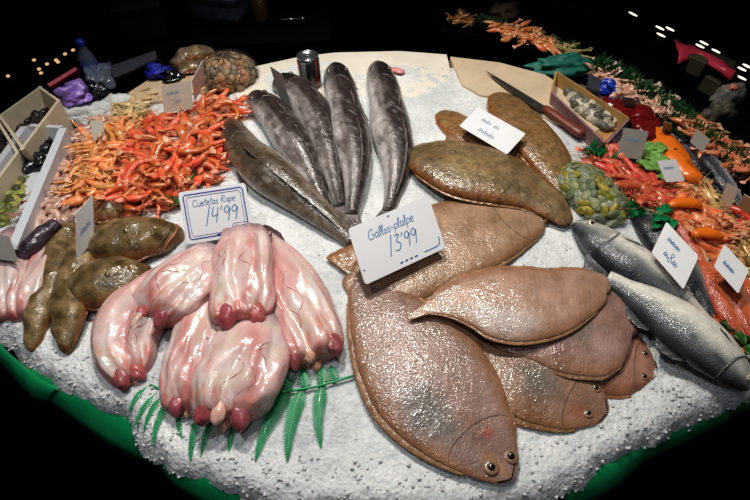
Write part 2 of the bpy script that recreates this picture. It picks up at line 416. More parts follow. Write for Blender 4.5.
# green plastic sheets under the ice edge
def liner(px, label, dz=0):
    """px: list of (inner x,y, outer x,y)"""
    u, X = cr([(a_[0], a_[1], a_[2], a_[3]) for a_ in px], 60); V = []; F = []; R = 5
    for i in range(60):
        A = at(X[i, 0], X[i, 1], ICE-.03+dz); B = at(X[i, 2], X[i, 3], ICE-.075+dz)
        for r in range(R+1):
            f = r/R; P = A.lerp(B, f); P.z += .012*math.sin(f*PI)+.0015*math.sin(i*.8)*f; V.append(P)
        if i:
            for r in range(R): q = (i-1)*(R+1)+r; F.append((q, q+1, q+R+2, q+R+1))
    o = solid(mk('plastic_sheet', V, F, 'green_pl', None), .002)
    tag(o, label, 'plastic sheet', 'green plastic sheets under the ice')
liner([(-60, 330, -60, 352), (-10, 335, -14, 352), (8, 352, 2, 366), (40, 378, 32, 398), (60, 388, 50, 404)], 'short green plastic sheet under the ice at the far left front edge', .006)
liner([(30, 368, 28, 386), (70, 388, 62, 412), (115, 405, 100, 440), (150, 435, 138, 460), (185, 460, 172, 474)], 'wide green plastic sheet below the ice beneath the brown fish and pink tails', .001)
liner([(160, 450, 160, 468), (185, 460, 178, 490), (240, 480, 235, 516), (330, 500, 330, 530), (430, 508, 430, 534)], 'green plastic sheet below the ice at the bottom of the counter front', .004)
liner([(560, 482, 566, 512), (600, 465, 612, 492), (640, 440, 646, 463), (690, 418, 698, 438), (722, 404, 730, 422)], 'dark green plastic sheet under the ice right of the flatfish', .0)
liner([(712, 404, 718, 420), (745, 392, 754, 410), (790, 370, 802, 390), (850, 340, 860, 360)], 'green plastic sheet under the ice by the head of the front sea bass', .004)
# boards at the back of the counter
def slab(name, px, z, t, m, label, cat):
    P = [at(x, y, z) for x, y in px]; a = MB(); a.prism([(p.x, p.y) for p in P][::-1], z-t, z)
    o = a.build(name, m); md = o.modifiers.new('b', 'BEVEL'); md.width = .004; md.segments = 2
    return tag(o, label, cat)
slab('display_board', [(236, 70), (300, 56), (335, 52), (400, 50.5), (447, 54), (449, 62), (452, 78), (430, 92), (405, 100), (240, 100), (228, 92)], ICE+.0015, .03, 'board_w', 'flat white board at the back of the counter behind the hake heads', 'board')
slab('cutting_board', [(450, 56), (500, 62), (545, 74), (578, 95), (606, 125), (592, 134), (556, 122), (512, 100), (480, 94), (462, 84)], ICE+.010, .03, 'board', 'cream cutting board at the back right, with the knife on it', 'board')
slab('wooden_board', [(128, 92), (150, 78), (175, 66), (205, 60), (222, 66), (212, 86), (165, 100), (130, 104)], ICE+.014, .03, 'wood', 'pale wooden board behind the red prawns at the left', 'board')
# ------------------------------------------------------------------ hakes
DK = lin((60, 50, 48)); MD = lin((124, 114, 110)); PL = lin((206, 200, 198)); BLK = lin((34, 28, 28))
def hake(st, label, backang, lift=0, pale=1.0, gill=None, eyeth=None, tail=True, zup=None, warm=0, zb=ICE):
    b = Body(st, k=.88, zb=zb-.004+lift, N=84, M_=36, bot=.62, r0=.07, r1=0, lump=.0014, lscale=24, seed=len(label))
    root = empty('hake', base_of(b), label, 'fish', 'dark hakes on the ice')
    ba = math.radians(backang)
    dk = mixc(DK, lin((92, 80, 62)), warm); md = mixc(MD, lin((136, 124, 98)), warm)
    def col(u, c, s, P):
        th = math.atan2(s, c); d = abs((th-ba+PI) % (2*PI)-PI)
        st_ = noise.noise(Vector((u*3, c*3.5, s*3.5+3)))+.6*noise.noise(Vector((u*7, c*9, s*9)))
        d += .3*nz(P, 26, 2)+.14*nz(P, 90, 3)+.35*st_
        k = mixc(dk, md, sstep(.35, .95, d)); k = mixc(k, PL, sstep(.85, 1.5, d)*pale)
        k = mixc(k, mixc(PL, md, .4), .4*sstep(.15, .5, nz(P, 190, 5)+.2*st_)*sstep(.25, .4, u))
        k = mixc(k, BLK, (1-sstep(.13, .21, u))*.62)
        k = mixc(k, dk, sstep(.7, 1, u)*.5)
        ln = abs(d-1.05); k = mixc(k, dk, (1-sstep(.0, .07, ln))*.6*sstep(.2, .3, u))
        return k
    body = b.mesh('body', 'hake', root, col)
    # head plates: gill cover edge and mouth line as raised/dark strips
    a = MB()
    sgn = 1 if (backang < 90) else -1
    lo = backang-(130*sgn); pts = [b.surf(.235-.045*math.sin((i/14)*PI)-.02*(i/14), backang-sgn*(20+i*8), .0006) for i in range(15)]
    a.tube(pts, [.0008+.0014*math.sin(i/14*PI) for i in range(15)], 6); a.build('gill_cover', 'gillgrey', body, True)
    a = MB(); a.tube([b.surf(.012+.1*i/9, backang-sgn*(75+i*2), .0004) for i in range(10)], .0011, 6); a.build('mouth', 'pupil', body, True)
    c, T, L, A = b.fr(.1)
    for e_ in (-1, 1): P = b.surf(.1, 90+e_*42, -.001); eye(body, P, P-c, max(.006, A*.2), (120, 110, 95))
    a = MB(); a.tube([b.surf(.16+.05*abs(i-8)/8, 90+(i-8)*9, -.0002) for i in range(17)], [.0004+.0008*math.sin(PI*i/16) for i in range(17)], 6); a.build('head_ridge', 'gillgrey', body, True)
    # fins
    w = b.fr(.4)[3]
    edge_fin(b, 'dorsal_fin', 'hake', root, .27, .42, backang, lambda t: .35*w*math.sin(PI*min(1, t*1.2+.12))**.7 if t < .8 else .1*w, (DK, MD), n=26, lean=.4)
    edge_fin(b, 'dorsal_fin', 'hake', root, .46, .92, backang, lambda t: .28*w*math.sin(PI*(t*.9+.05))**.6, (DK, MD), n=44, lean=.4)
    edge_fin(b, 'anal_fin', 'hake', root, .5, .9, backang+sgn*-165, lambda t: .25*w*math.sin(PI*(t*.9+.05))**.6, (MD, PL), n=40, lean=.2)
    edge_fin(b, 'pectoral_fin', 'hake', root, .26, .33, backang-sgn*95, lambda t: .95*w*(.5+.5*math.sin(PI*t)), (MD, DK), n=12, back=2.2, lean=-.1, elev=backang-sgn*95)
    if tail: tail_fan(b, 'tail_fin', 'hake', root, .985, w*1.3, w*.22, w*.62, (MD, DK), .12)
    return b
hake([(377, 63, 8), (379, 72, 12), (383, 88, 16), (386, 102, 17), (391, 130, 20.5), (396, 158, 17), (395, 182, 11.5), (391, 200, 7.5), (388, 211, 6)], 'rightmost hake, lying head up beside the olive brown flatfish', 118)
hake([(272, 88, 7), (284, 86, 12), (297, 93, 16), (306, 102, 16.5), (317, 118, 19), (326, 142, 16), (332, 165, 12), (336, 188, 8), (340, 206, 6)], 'third hake from the left, dark head just below the metal can', 108, .012, .8)
hake([(335, 64, 7), (337, 74, 12.5), (340, 88, 16), (343, 102, 16.5), (350, 132, 19.5), (355, 160, 16), (355, 185, 11), (353, 203, 8), (352, 214, 6)], 'silvery hake with black head, right of the metal can', 112, .02, 1.0)
hake([(247, 98, 6), (257, 101, 11), (268, 109, 15), (277, 119, 16), (294, 143, 19), (307, 166, 14), (317, 187, 9), (326, 206, 6)], 'hake with glossy dark back, second from the left, beside the grey paper slip', 104, .004)
hake([(231, 117, 6), (233, 130, 12), (240, 143, 16.5), (248, 154, 18), (268, 173, 22), (296, 195, 18), (320, 214, 14), (340, 231, 10), (352, 243, 7)], 'leftmost hake lying diagonally, its head by the red prawns', 75, .004, .55, warm=.65)
# ------------------------------------------------------------------ flatfish
FB = lin((148, 122, 102)); FBP = lin((166, 138, 122)); FR_ = lin((142, 104, 80)); FG = lin((118, 104, 88)); FV = lin((152, 120, 112))
def flatfish(st, label, group, lift=0, base=FB, pink=FBP, edge=FR_, finw=.012, eyes=(), tail=None, k=.14, patch=None, m='flat', cat='flatfish', belly=None, eyer=.0075, name='flatfish',
             mouth=True, fincol=None, iris=(84, 84, 62), head=1, lump=.003, seed=1):
    b = Body(st, k=k, zb=ICE-.002+lift, N=90, M_=48, bot=.5, q=(.85 if k > .3 else 1.05), r0=.035, r1=.035, lump=lump, lscale=16, seed=seed)
    root = empty(name, base_of(b), label, cat, group)
    def col(u, c, s, P):
        n = nz(P, 11, seed)*.9+nz(P, 38, seed+3)*.5
        kk = mixc(base, pink, .5+n); kk = mixc(kk, edge, sstep(.62, .98, abs(c)+.12*n)*.85)
        if patch:
            for (pu, pc, pr, pcol, am) in patch:
                d = math.hypot((u-pu)*2.6, c-pc)/pr; kk = mixc(kk, lin(pcol), am*(1-sstep(.3, 1.1, d+.3*n)))
        # lateral line
        kk = mixc(kk, edge, .35*(1-sstep(.0, .035, abs(c-.05-.1*math.sin(u*5)))))
        # muscle rays
        kk = tuple(x*(1+.07*math.sin(u*210+abs(c)*16)) for x in kk)
        return kk
    body = b.mesh('body', m, root, col)
    fc = fincol or (mixc(edge, base, .5), mixc(edge, lin((190, 150, 100)), .35))
    hu = (.1, .86) if head == 1 else (.12, .9)
    f = lambda t: finw*(.35+.65*math.sin(PI*min(1, max(0, t)))**.7)
    edge_fin(b, 'dorsal_fin', m, root, hu[0], hu[1], -2, f, fc, n=110, ruff=.0007, lean=.25)
    edge_fin(b, 'anal_fin', m, root, hu[0], hu[1], 182, f, fc, n=110, ruff=.0007, lean=.25)
    if tail: tail_fan(b, 'tail_fin', m, root, tail[0], tail[1], tail[2], tail[3], fc, .05, flip=-1 if tail[0] < .5 else 1)
    for (u, th) in eyes:
        P = b.surf(u, th, -.001); nn = (b.surf(u, th, .01)-P)+Vector((0, 0, .02))
        a = MB(); a.ell(P, (eyer*1.6, eyer*1.4, eyer*.5), None, 8, 16, mixc(base, edge, .5)); a.build('eye_socket', m, body, True)
        eye(body, P+Vector((0, 0, eyer*.12)), Vector((0, -.35, 1)), eyer*.95, iris, .7)
    if mouth:
        a = MB(); a.tube([b.surf(.955+.03*math.sin(i/8*PI), 25+i*13, .0003) for i in range(9)], .0013, 6); a.build('mouth', 'pupil', body, True)
    if k > .1 and mouth:
        a = MB(); a.tube([b.surf(.80-.06*math.sin(i/12*PI), 20+i*11, .0004) for i in range(13)], [.0003+.0006*math.sin(i/12*PI) for i in range(13)], 6)
        a.build('gill_slit', 'brown_dark', body, True)
    return b
GG = 'pinkish brown flatfish on the ice'
flatfish([(556, 352, 22), (595, 355, 36), (628, 360, 31), (645, 366, 20), (658, 371, 6)], 'small flatfish head poking out at the right end of the pile', GG, .0, lin((146, 106, 88)), lin((162, 122, 108)), lin((142, 92, 68)),
         eyes=((.84, 118), (.86, 55)), eyer=.006, finw=.008, seed=4, tail=(.02, .02, .02, .03))
flatfish([(470, 312, 12), (505, 345, 40), (543, 372, 50), (573, 392, 40), (595, 405, 23), (609, 412, 6)], 'flatfish at the lower right of the pile, snout pointing right above bare ice', GG, .004, lin((138, 108, 90)), lin((154, 122, 106)), lin((146, 102, 68)),
         eyes=((.87, 118), (.885, 62)), eyer=.0068, finw=.012, patch=[(.55, .2, .5, (96, 98, 88), .7), (.85, .5, .3, (170, 90, 60), .4)], seed=5)
flatfish([(486, 332, 18), (530, 322, 44), (585, 322, 50), (615, 326, 38), (632, 330, 18), (637, 333, 5)], 'rounded greyish pink flatfish body between the overlapping ones, right of centre', GG, .022, lin((140, 112, 98)), lin((160, 126, 120)), lin((150, 110, 84)),
         eyes=(), mouth=False, finw=.008, k=.13, patch=[(.55, .1, .5, (98, 98, 86), .6), (.75, .6, .35, (190, 160, 150), .5)], seed=6)
flatfish([(352, 300, 20), (395, 270, 38), (445, 243, 42), (492, 224, 35), (523, 214, 26), (543, 213, 17), (555, 217, 6)], 'upper flatfish of the pile, its head pointing right beside the olive brown fish', GG, .004, lin((162, 130, 102)), lin((178, 146, 122)), lin((146, 104, 72)),
         eyes=((.93, 60), (.9, 112)), eyer=.006, finw=.009, patch=[(.93, 0, .3, (168, 130, 124), .8), (.5, .3, .5, (176, 142, 118), .5)], seed=7, k=.18)
flatfish([(357, 270, 8), (371, 293, 24), (398, 333, 47), (428, 374, 60), (457, 410, 56), (483, 443, 40), (502, 466, 22), (515, 480, 6)], 'largest flatfish at the front, head down with two dark eyes', GG, .012, lin((138, 112, 98)), lin((156, 128, 120)), lin((150, 106, 76)),
         eyes=((.925, 122), (.905, 66)), eyer=.0092, finw=.013, tail=(.03, .1, .012, .05), k=.15,
         patch=[(.62, .45, .42, (92, 92, 84), .75), (.8, .0, .3, (128, 100, 92), .6), (.3, .2, .5, (160, 130, 124), .6), (.8, -.2, .1, (170, 40, 50), .8), (.93, .2, .3, (176, 132, 78), .6)], seed=8)
flatfish([(408, 318, 2.5), (434, 306, 9), (468, 300, 26), (510, 303, 38), (550, 298, 35), (585, 288, 24), (603, 286, 13), (611, 288, 4)], 'topmost flatfish of the pile with a silvery sheen along its belly', GG, .046, lin((166, 130, 108)), lin((178, 144, 126)), lin((156, 112, 84)),
         eyes=(), mouth=False, finw=.007, k=.19, patch=[(.45, .55, .5, (186, 172, 166), .8), (.25, .5, .25, (140, 120, 108), .7)], seed=9)
# pointed tan fish tail under the price tag
# olive brown flatfish
OB = lin((108, 90, 60)); OB2 = lin((138, 118, 84)); OE = lin((136, 84, 42)); OG = 'olive brown flatfish behind the pile'
flatfish([(446, 137, 7), (485, 148, 11), (522, 165, 11), (552, 192, 8), (566, 212, 4)], 'narrow brown flatfish mostly hidden behind the large olive one', OG, .008, lin((128, 98, 70)), lin((150, 120, 92)), lin((130, 76, 50)),
         m='brown', mouth=False, finw=.006, seed=11)
flatfish([(410, 150, 8), (426, 157, 19), (460, 168, 27.5), (500, 179, 26), (532, 193, 20), (556, 211, 13), (569, 225, 6)], 'large olive brown flatfish with a small dark eye, lying across the ice', OG, .02, OB, OB2, OE,
         m='brown', mouth=False, finw=.008, k=.31, seed=12, eyes=((.24, 100),), eyer=.0045, patch=[(.35, .2, .5, (148, 128, 84), .6), (.7, .4, .4, (96, 78, 50), .6)])
b = flatfish([(497, 93, 8), (504, 104, 15), (521, 124, 19), (540, 147, 21), (554, 168, 18), (563, 186, 12), (570, 200, 5)], 'brown flatfish lying upright between the white tag and the knife', OG, .01, lin((124, 96, 60)), lin((142, 110, 72)), OE,
         m='brown', mouth=False, finw=.007, k=.36, seed=13)
flatfish([(439, 112, 5), (449, 119, 11), (466, 131, 14), (488, 143, 9), (500, 150, 4)], 'small brown flatfish tail sticking out left of the white tag', OG, .0, lin((130, 98, 60)), lin((146, 112, 72)), lin((150, 90, 44)),
         m='brown', mouth=False, finw=.006, k=.3, seed=14)
# ------------------------------------------------------------------ monkfish tails
PW = lin((220, 203, 198)); PP = lin((211, 163, 160)); PR = lin((184, 86, 88)); PD = lin((128, 34, 44)); PV = lin((112, 84, 92))
def tailpiece(st, label, lift=0, seam=90, seam2=None, lobes=(), finend=True, k=.62, seed=1, dark0=.12, wh=0, cut=True, group='skinned pink monkfish tails'):
    cs = math.cos(math.radians(seam))
    b = Body(st, k=k, zb=ICE-.004+lift, N=90, M_=64, bot=.6, r0=.08, r1=.085, lump=.011, lscale=-1, seed=seed, p=.88, q=.9, groove=lambda u, c, s: -.13*math.exp(-((c-cs-.25*math.sin(u*4+seed))/.11)**2)*(s > 0)*sstep(.12, .3, u)-.07*math.exp(-((c+cs*.5+.5+.2*math.sin(u*3+seed))/.09)**2)*(s > 0))
    root = empty('monkfish_tail', base_of(b), label, 'fish', group)
    sm = math.radians(seam)
    def col(u, c, s, P):
        th = math.atan2(s, c); n = nz((u*3, c*2.4, s*2.4), 1, seed); n2 = nz((u*9, c*8, s*8), 1, seed+2)
        kk = mixc(PW, PP, .4+n*1.1+n2*.5-wh); kk = mixc(kk, lin((206, 190, 170)), max(0, nz(P, 33, seed+6))); d = abs((th-sm-.35*math.sin(u*4+seed)+PI) % (2*PI)-PI)
        kk = mixc(kk, PR, (1-sstep(.04, .2+.1*n, d+.1*n2))*.75*sstep(.1, .3, u))
        kk = mixc(kk, PP, (1-sstep(.1, .6, d))*.5)
        kk = mixc(kk, PR, max(0, n2+.05)*1.0*sstep(.55, .95, u))
        kk = mixc(kk, PR, sstep(.84, 1, u+.05*n2)*.7); kk = mixc(kk, lin((214, 120, 84)), max(0, n2)*.8*sstep(.6, .9, u))
        side = abs(c); kk = mixc(kk, PR, sstep(.75, 1, side)*.35)
        kk = mixc(kk, PV, (1-sstep(dark0*.4, dark0*1.6, u))*.75)
        return kk
    body = b.mesh('body', 'flesh', root, col)
    # thin wandering blood vessels
    for v_ in range(3):
        rs = random.Random(seed*5+v_); a = MB(); o_ = rs.uniform(-38, 38); u0_ = rs.uniform(.2, .45); ln_ = rs.uniform(.25, .5)
        a.tube([b.surf(min(.93, u0_+ln_*i/18), seam+o_+9*math.sin(i*.5+seed+v_*2), -.0002) for i in range(19)], [.0003+.0008*abs(math.sin(i*.55+v_))*math.sin(PI*(i+.5)/19) for i in range(19)], 5, PR)
        a.build('blood_vessel', 'flesh', body, True)
    if cut:
        for (x, zz, r, cc) in lobes:
            r = r*1.35; P = b.surf(.925, 90-x*62, -r*.5); c, T, L, A = b.fr(.93)
            rot = (T+L*x*.35+Vector((0, 0, -.25))).normalized().to_track_quat('X', 'Z').to_matrix(); sd_ = seed*3+x
            mb = MB(); mb.ell(P, (r*1.45, r*.9, r*.72), rot, 16, 24, mixc(lin(cc), PP, .18), lambda v: v*(1+.22*noise.noise(v*1.6+Vector((sd_, 0, 0))))); mb.build('cut_lobe', 'flesh', root, True)
        c, T, L, A = b.fr(.975); mb = MB(); mb.ell(c+T*.003, (A*.3, A*.42, A*.3), None, 12, 18, lin((218, 168, 150)), lambda v: v*(1+.25*noise.noise(v*2+Vector((seed, 1, 0))))); mb.build('backbone', 'flesh', root, True)
    if finend:
        edge_fin(b, 'fin', 'flesh', root, .0, .2, 0, lambda t: .016*math.sin(PI*(t*.8+.2)), (PV, lin((60, 44, 50))), n=20, lean=.1)
        edge_fin(b, 'fin', 'flesh', root, .0, .2, 180, lambda t: .016*math.sin(PI*(t*.8+.2)), (PV, lin((60, 44, 50))), n=20, lean=.1)
    return b
DKR = (138, 48, 60); RD = (176, 78, 78)
tailpiece([(258, 226, 6), (270, 248, 16), (287, 283, 29), (301, 318, 34), (311, 346, 35), (317, 366, 27)], 'skinned pink monkfish tail at the right, above the green plastic fern', 0, 70, lobes=((-.75, .1, .014, DKR), (.78, .25, .013, DKR), (.1, .35, .012, (220, 168, 140))), seed=1)
tailpiece([(176, 268, 11), (150, 296, 24), (132, 322, 32), (126, 346, 32), (131, 368, 27), (138, 384, 14)], 'leftmost skinned monkfish tail, its cut end on the bare ice', 0, 115, lobes=((.6, .2, .013, DKR), (-.3, .2, .012, RD)), seed=2, finend=False)
tailpiece([(222, 248, 12), (206, 265, 24), (184, 286, 31), (165, 308, 30), (153, 324, 18)], 'skinned monkfish tail just below the blue bordered price tag, left side', .022, 80, lobes=((-.4, .2, .014, DKR), (.5, .3, .012, RD)), seed=3)
tailpiece([(226, 290, 18), (209, 322, 28), (197, 360, 31), (190, 392, 28), (188, 414, 18)], 'skinned monkfish tail at the front, second from the left', .006, 80, lobes=((-.45, .25, .015, DKR), (.5, .2, .012, (150, 60, 72))), seed=4, finend=False)
tailpiece([(264, 312, 20), (252, 346, 37), (240, 378, 42), (229, 405, 38), (224, 424, 26)], 'plump skinned monkfish tail at the front centre, glossy and pale', .014, 100, lobes=((-.62, .2, .016, DKR), (.6, .25, .014, (150, 44, 58)), (.1, .1, .012, (232, 190, 170))), seed=5, finend=False, wh=.25)
tailpiece([(244, 226, 17), (245, 248, 27), (243, 278, 32), (243, 305, 32), (244, 326, 27)], 'skinned monkfish tail on top, cut end hanging over the front one', .04, 95, lobes=((-.55, .1, .014, RD), (.5, .25, .015, (150, 40, 60))), seed=6)
tailpiece([(72, 212, 5), (58, 235, 10), (42, 270, 19), (30, 300, 23), (24, 322, 15)], 'pale monkfish tail at the far left, beside the brown fish', .0, 60, lobes=(), seed=7, cut=False, finend=False, dark0=.3, wh=.15, group='pale monkfish tails at the far left')
tailpiece([(22, 228, 12), (10, 262, 20), (3, 295, 23), (0, 322, 14)], 'pale monkfish tail cut off by the left edge of the photo', .006, 70, lobes=(), seed=8, cut=False, finend=False, wh=.2, group='pale monkfish tails at the far left')
# ------------------------------------------------------------------ brown fish at the left
def brownfish(st, label, lift=0, k=.75, lip=True, seed=1, base=(104, 86, 54), name='monkfish', cat='fish', eyeu=None):
    b = Body(st, k=k, zb=ICE-.004+lift, N=64, M_=34, bot=.6, r0=.1, r1=.14, lump=.007, lscale=28, seed=seed)
    root = empty(name, base_of(b), label, cat, 'brown skinned fish at the left')
    B0 = lin(base); B1 = lin((142, 120, 82)); B2 = lin((66, 50, 28)); OR = lin((164, 100, 62))
    def col(u, c, s, P):
        n = nz(P, 24, seed); kk = mixc(B0, B1, .35+n*1.4); kk = mixc(kk, B2, max(0, -nz(P, 45, seed+4))*1.5)
        kk = mixc(kk, OR, sstep(.8, 1, abs(c)+.1*n)*.6); return mixc(kk, OR, sstep(.93, 1, u)*.4)
    body = b.mesh('body', 'brown', root, col)
    if lip:
        a = MB(); a.tube([b.surf(.87+.07*math.sin(i/16*PI), 5+i*10.6, .0006) for i in range(17)], [.0012+.0028*math.sin(i/16*PI) for i in range(17)], 8, OR); a.build('lip', 'brown', body, True)
        a = MB(); a.tube([b.surf(.83+.07*math.sin(i/16*PI), 10+i*10, .0004) for i in range(17)], .0012, 6); a.build('mouth', 'pupil', body, True)
    if eyeu: eye(body, b.surf(eyeu, 80), Vector((0, -.3, 1)), .006, (130, 110, 60))
    edge_fin(b, 'fin', 'brown', root, .12, .8, 0, lambda t: .008*math.sin(PI*t), (B0, OR), n=40, lean=.4)
    edge_fin(b, 'fin', 'brown', root, .12, .8, 180, lambda t: .008*math.sin(PI*t), (B0, OR), n=40, lean=.4)
    return b
brownfish([(88, 206, 7), (100, 210, 11), (116, 209, 10), (128, 205, 4)], 'small dark brown fish behind the upright tag, under the orange prawns', .004, seed=1, lip=False, base=(92, 66, 46))
brownfish([(84, 246, 13), (105, 243, 19), (130, 240, 22), (158, 237, 19), (176, 238, 12), (184, 240, 5)], 'upper brown fish lying sideways below the prawns, mouth to the right', .006, seed=2, eyeu=.5)
brownfish([(72, 286, 15), (92, 284, 23), (115, 282, 25), (138, 283, 20), (150, 285, 12), (156, 286, 5)], 'lower brown fish lying sideways, mouth towards the pink tails', .006, seed=3, eyeu=.55)
brownfish([(72, 222, 9), (60, 248, 13), (48, 285, 17), (38, 318, 15), (34, 340, 11), (33, 352, 6)], 'leftmost brown fish lying upright, tip on the bare ice', .002, seed=4, lip=False)
brownfish([(92, 226, 11), (82, 255, 16), (72, 290, 19), (69, 320, 18), (68, 340, 12), (67, 354, 5)], 'brown fish lying upright with a blunt pointed end, right of the leftmost one', .012, seed=5, lip=False)
# dark squid
b = Body([(58, 222, 6), (45, 232, 8), (30, 247, 9), (20, 260, 5)], k=.8, zb=ICE+.03, N=30, M_=20, lump=.004, lscale=60, seed=9)
root = empty('squid', base_of(b), 'small dark violet squid lying on the pale tail at the far left', 'squid')
b.mesh('body', 'brown', root, lambda u, c, s, P: mixc(lin((86, 70, 84)), lin((40, 32, 42)), .5+nz(P, 60)))
a = MB()
for i in range(6):
    p = b.fr(.97)[0]; d = b.fr(.97)[1]; l = b.fr(.97)[2]
    a.tube([p+d*.006*j+l*(i-2.5)*.002*j+Vector((0, 0, .001*math.sin(j+i)-.003*j)) for j in range(6)], [.0024-.0003*j for j in range(6)], 6)
a.build('tentacles', 'pupil', root, True)
# ------------------------------------------------------------------ sea bass, mullets, small silver fish
def bass(st, label, dark=1, head0=True, k=.72, lift=0, group='sea bass at the right', tail=True, dc=(38, 40, 46), mc=(104, 106, 108), pc=(224, 221, 210), name='sea_bass', cat='fish', m='bass', zb=ICE, hl=.24, warm=None, er=None, off=0, fins=True):
    """dark=+1: dark back on the c>0 side"""
    if not head0: st = st[::-1]; dark = -dark
    b = Body(st, k=k, zb=zb-.004+lift, N=80, M_=36, bot=.6, r0=.05, r1=0, lump=.001, lscale=40, seed=3)
    root = empty(name, base_of(b), label, cat, group)
    D, Mi, P_ = lin(dc), lin(mc), lin(pc)
    def col(u, c, s, P):
        x = -c*dark+.15*nz(P, 22, 2)+off; kk = mixc(D, Mi, sstep(-.6, -.05, x)); kk = mixc(kk, P_, sstep(-.1, .55, x))
        if abs(x-.02) < .035 and u > hl: kk = mixc(kk, D, .5)
        if u < hl: kk = mixc(kk, Mi, .3+.4*nz(P, 50, 6))
        gl = abs(u-hl-.02*math.cos(c*3)); kk = mixc(kk, D, .7*(1-sstep(0, .012, gl)))
        return kk
    body = b.mesh('body', m, root, col)
    sd = 90
    P = b.surf(hl*.38, sd-dark*-12); c, T, L, A = b.fr(hl*.38); eye(body, P, Vector((0, -.3, 1)), er or A*.3, (176, 168, 140), .5)
    a = MB(); a.tube([b.surf(hl-.035*math.sin(i/12*PI)*-1-.02, 15+i*12.5, .0004) for i in range(13)], [.0006+.0014*math.sin(i/12*PI) for i in range(13)], 6, Mi); a.build('gill_cover', m, body, True)
    a = MB(); a.tube([b.surf(.004+.07*i/7, 90-dark*-(38), .0003) for i in range(8)], .001, 6); a.build('mouth', 'pupil', body, True)
    bk = 0 if dark > 0 else 180; bl = 180-bk; w = b.fr(.45)[3]
    if fins:
        edge_fin(b, 'dorsal_fin', m, root, .34, .56, bk, lambda t: .38*w*math.sin(PI*(t*.85+.12))**.6, (D, Mi), n=26, back=.5)
        edge_fin(b, 'dorsal_fin', m, root, .62, .82, bk, lambda t: .34*w*math.sin(PI*(t*.85+.12))**.6, (D, Mi), n=22, back=.5)
        edge_fin(b, 'anal_fin', m, root, .66, .82, bl, lambda t: .34*w*math.sin(PI*(t*.85+.12))**.6, (Mi, P_), n=18, back=.5)
        edge_fin(b, 'pectoral_fin', m, root, hl+.02, hl+.07, 90+dark*20, lambda t: .7*w, (Mi, D), n=9, back=3, elev=90)
    if tail: tail_fan(b, 'tail_fin', m, root, .985, w*1.35, w*.3, w*1.0, (D, Mi), .3)
    return b
bass([(635, 210, 7), (645, 222, 13), (660, 240, 17), (680, 268, 17), (697, 292, 13), (716, 318, 9)], 'dark sea bass partly hidden behind the large white tag at the right', 1, lift=-.006, dc=(38, 38, 42), mc=(74, 74, 80), pc=(150, 148, 142))
bass([(573, 223, 5), (586, 232, 13), (606, 248, 20), (635, 269, 22), (662, 290, 18), (690, 312, 12), (704, 324, 9)], 'sea bass with its head beside the net of green clams', 1, lift=.004, off=.3)
bass([(606, 279, 9), (624, 289, 11), (655, 309, 20), (690, 335, 26), (718, 359, 23), (737, 378, 15), (748, 391, 5)], 'front sea bass with a pale flank, head at the right edge of the ice', -1 if False else 1, head0=False, lift=.02, off=.5, hl=.17)
RG = 'red mullets at the right'
rm = dict(dc=(176, 72, 42), mc=(206, 110, 72), pc=(224, 160, 124), name='red_mullet', m='redfish', group=RG)
bass([(698, 258, 7), (706, 272, 12), (718, 295, 14), (730, 320, 11), (741, 340, 7)], 'leftmost red mullet of the bunch, head up under the tags', 1, lift=.004, **rm)
bass([(716, 258, 7), (724, 275, 12), (736, 300, 13), (748, 326, 10), (758, 345, 6)], 'second red mullet from the left, head up beside the right tag', 1, lift=.012, **rm)
bass([(742, 278, 6), (750, 292, 12), (760, 315, 13), (770, 340, 9)], 'red mullet at the right edge of the photo, below the tag', 1, lift=.012, **rm)
bass([(668, 212, 5), (676, 222, 9), (688, 238, 10), (699, 256, 7), (706, 268, 4)], 'pinkish red mullet lying above the large white tag at the right', 1, lift=.016, **{**rm, 'pc': (240, 196, 160)})
sg = dict(dc=(30, 32, 42), mc=(92, 94, 104), pc=(190, 190, 196), name='silver_fish', group='slim silver fish at the right back')
bass([(684, 136, 4), (694, 146, 7), (710, 165, 10), (724, 184, 9), (736, 200, 6), (742, 210, 4)], 'slim silver fish with a dark back, right one of the pair beside the orange fillets', 1, lift=.012, **sg)
bass([(672, 138, 3), (682, 149, 6), (697, 166, 7), (712, 185, 6), (724, 203, 4)], 'slim silver fish half covered by the other one, beside the orange fillets', 1, lift=.002, **sg)
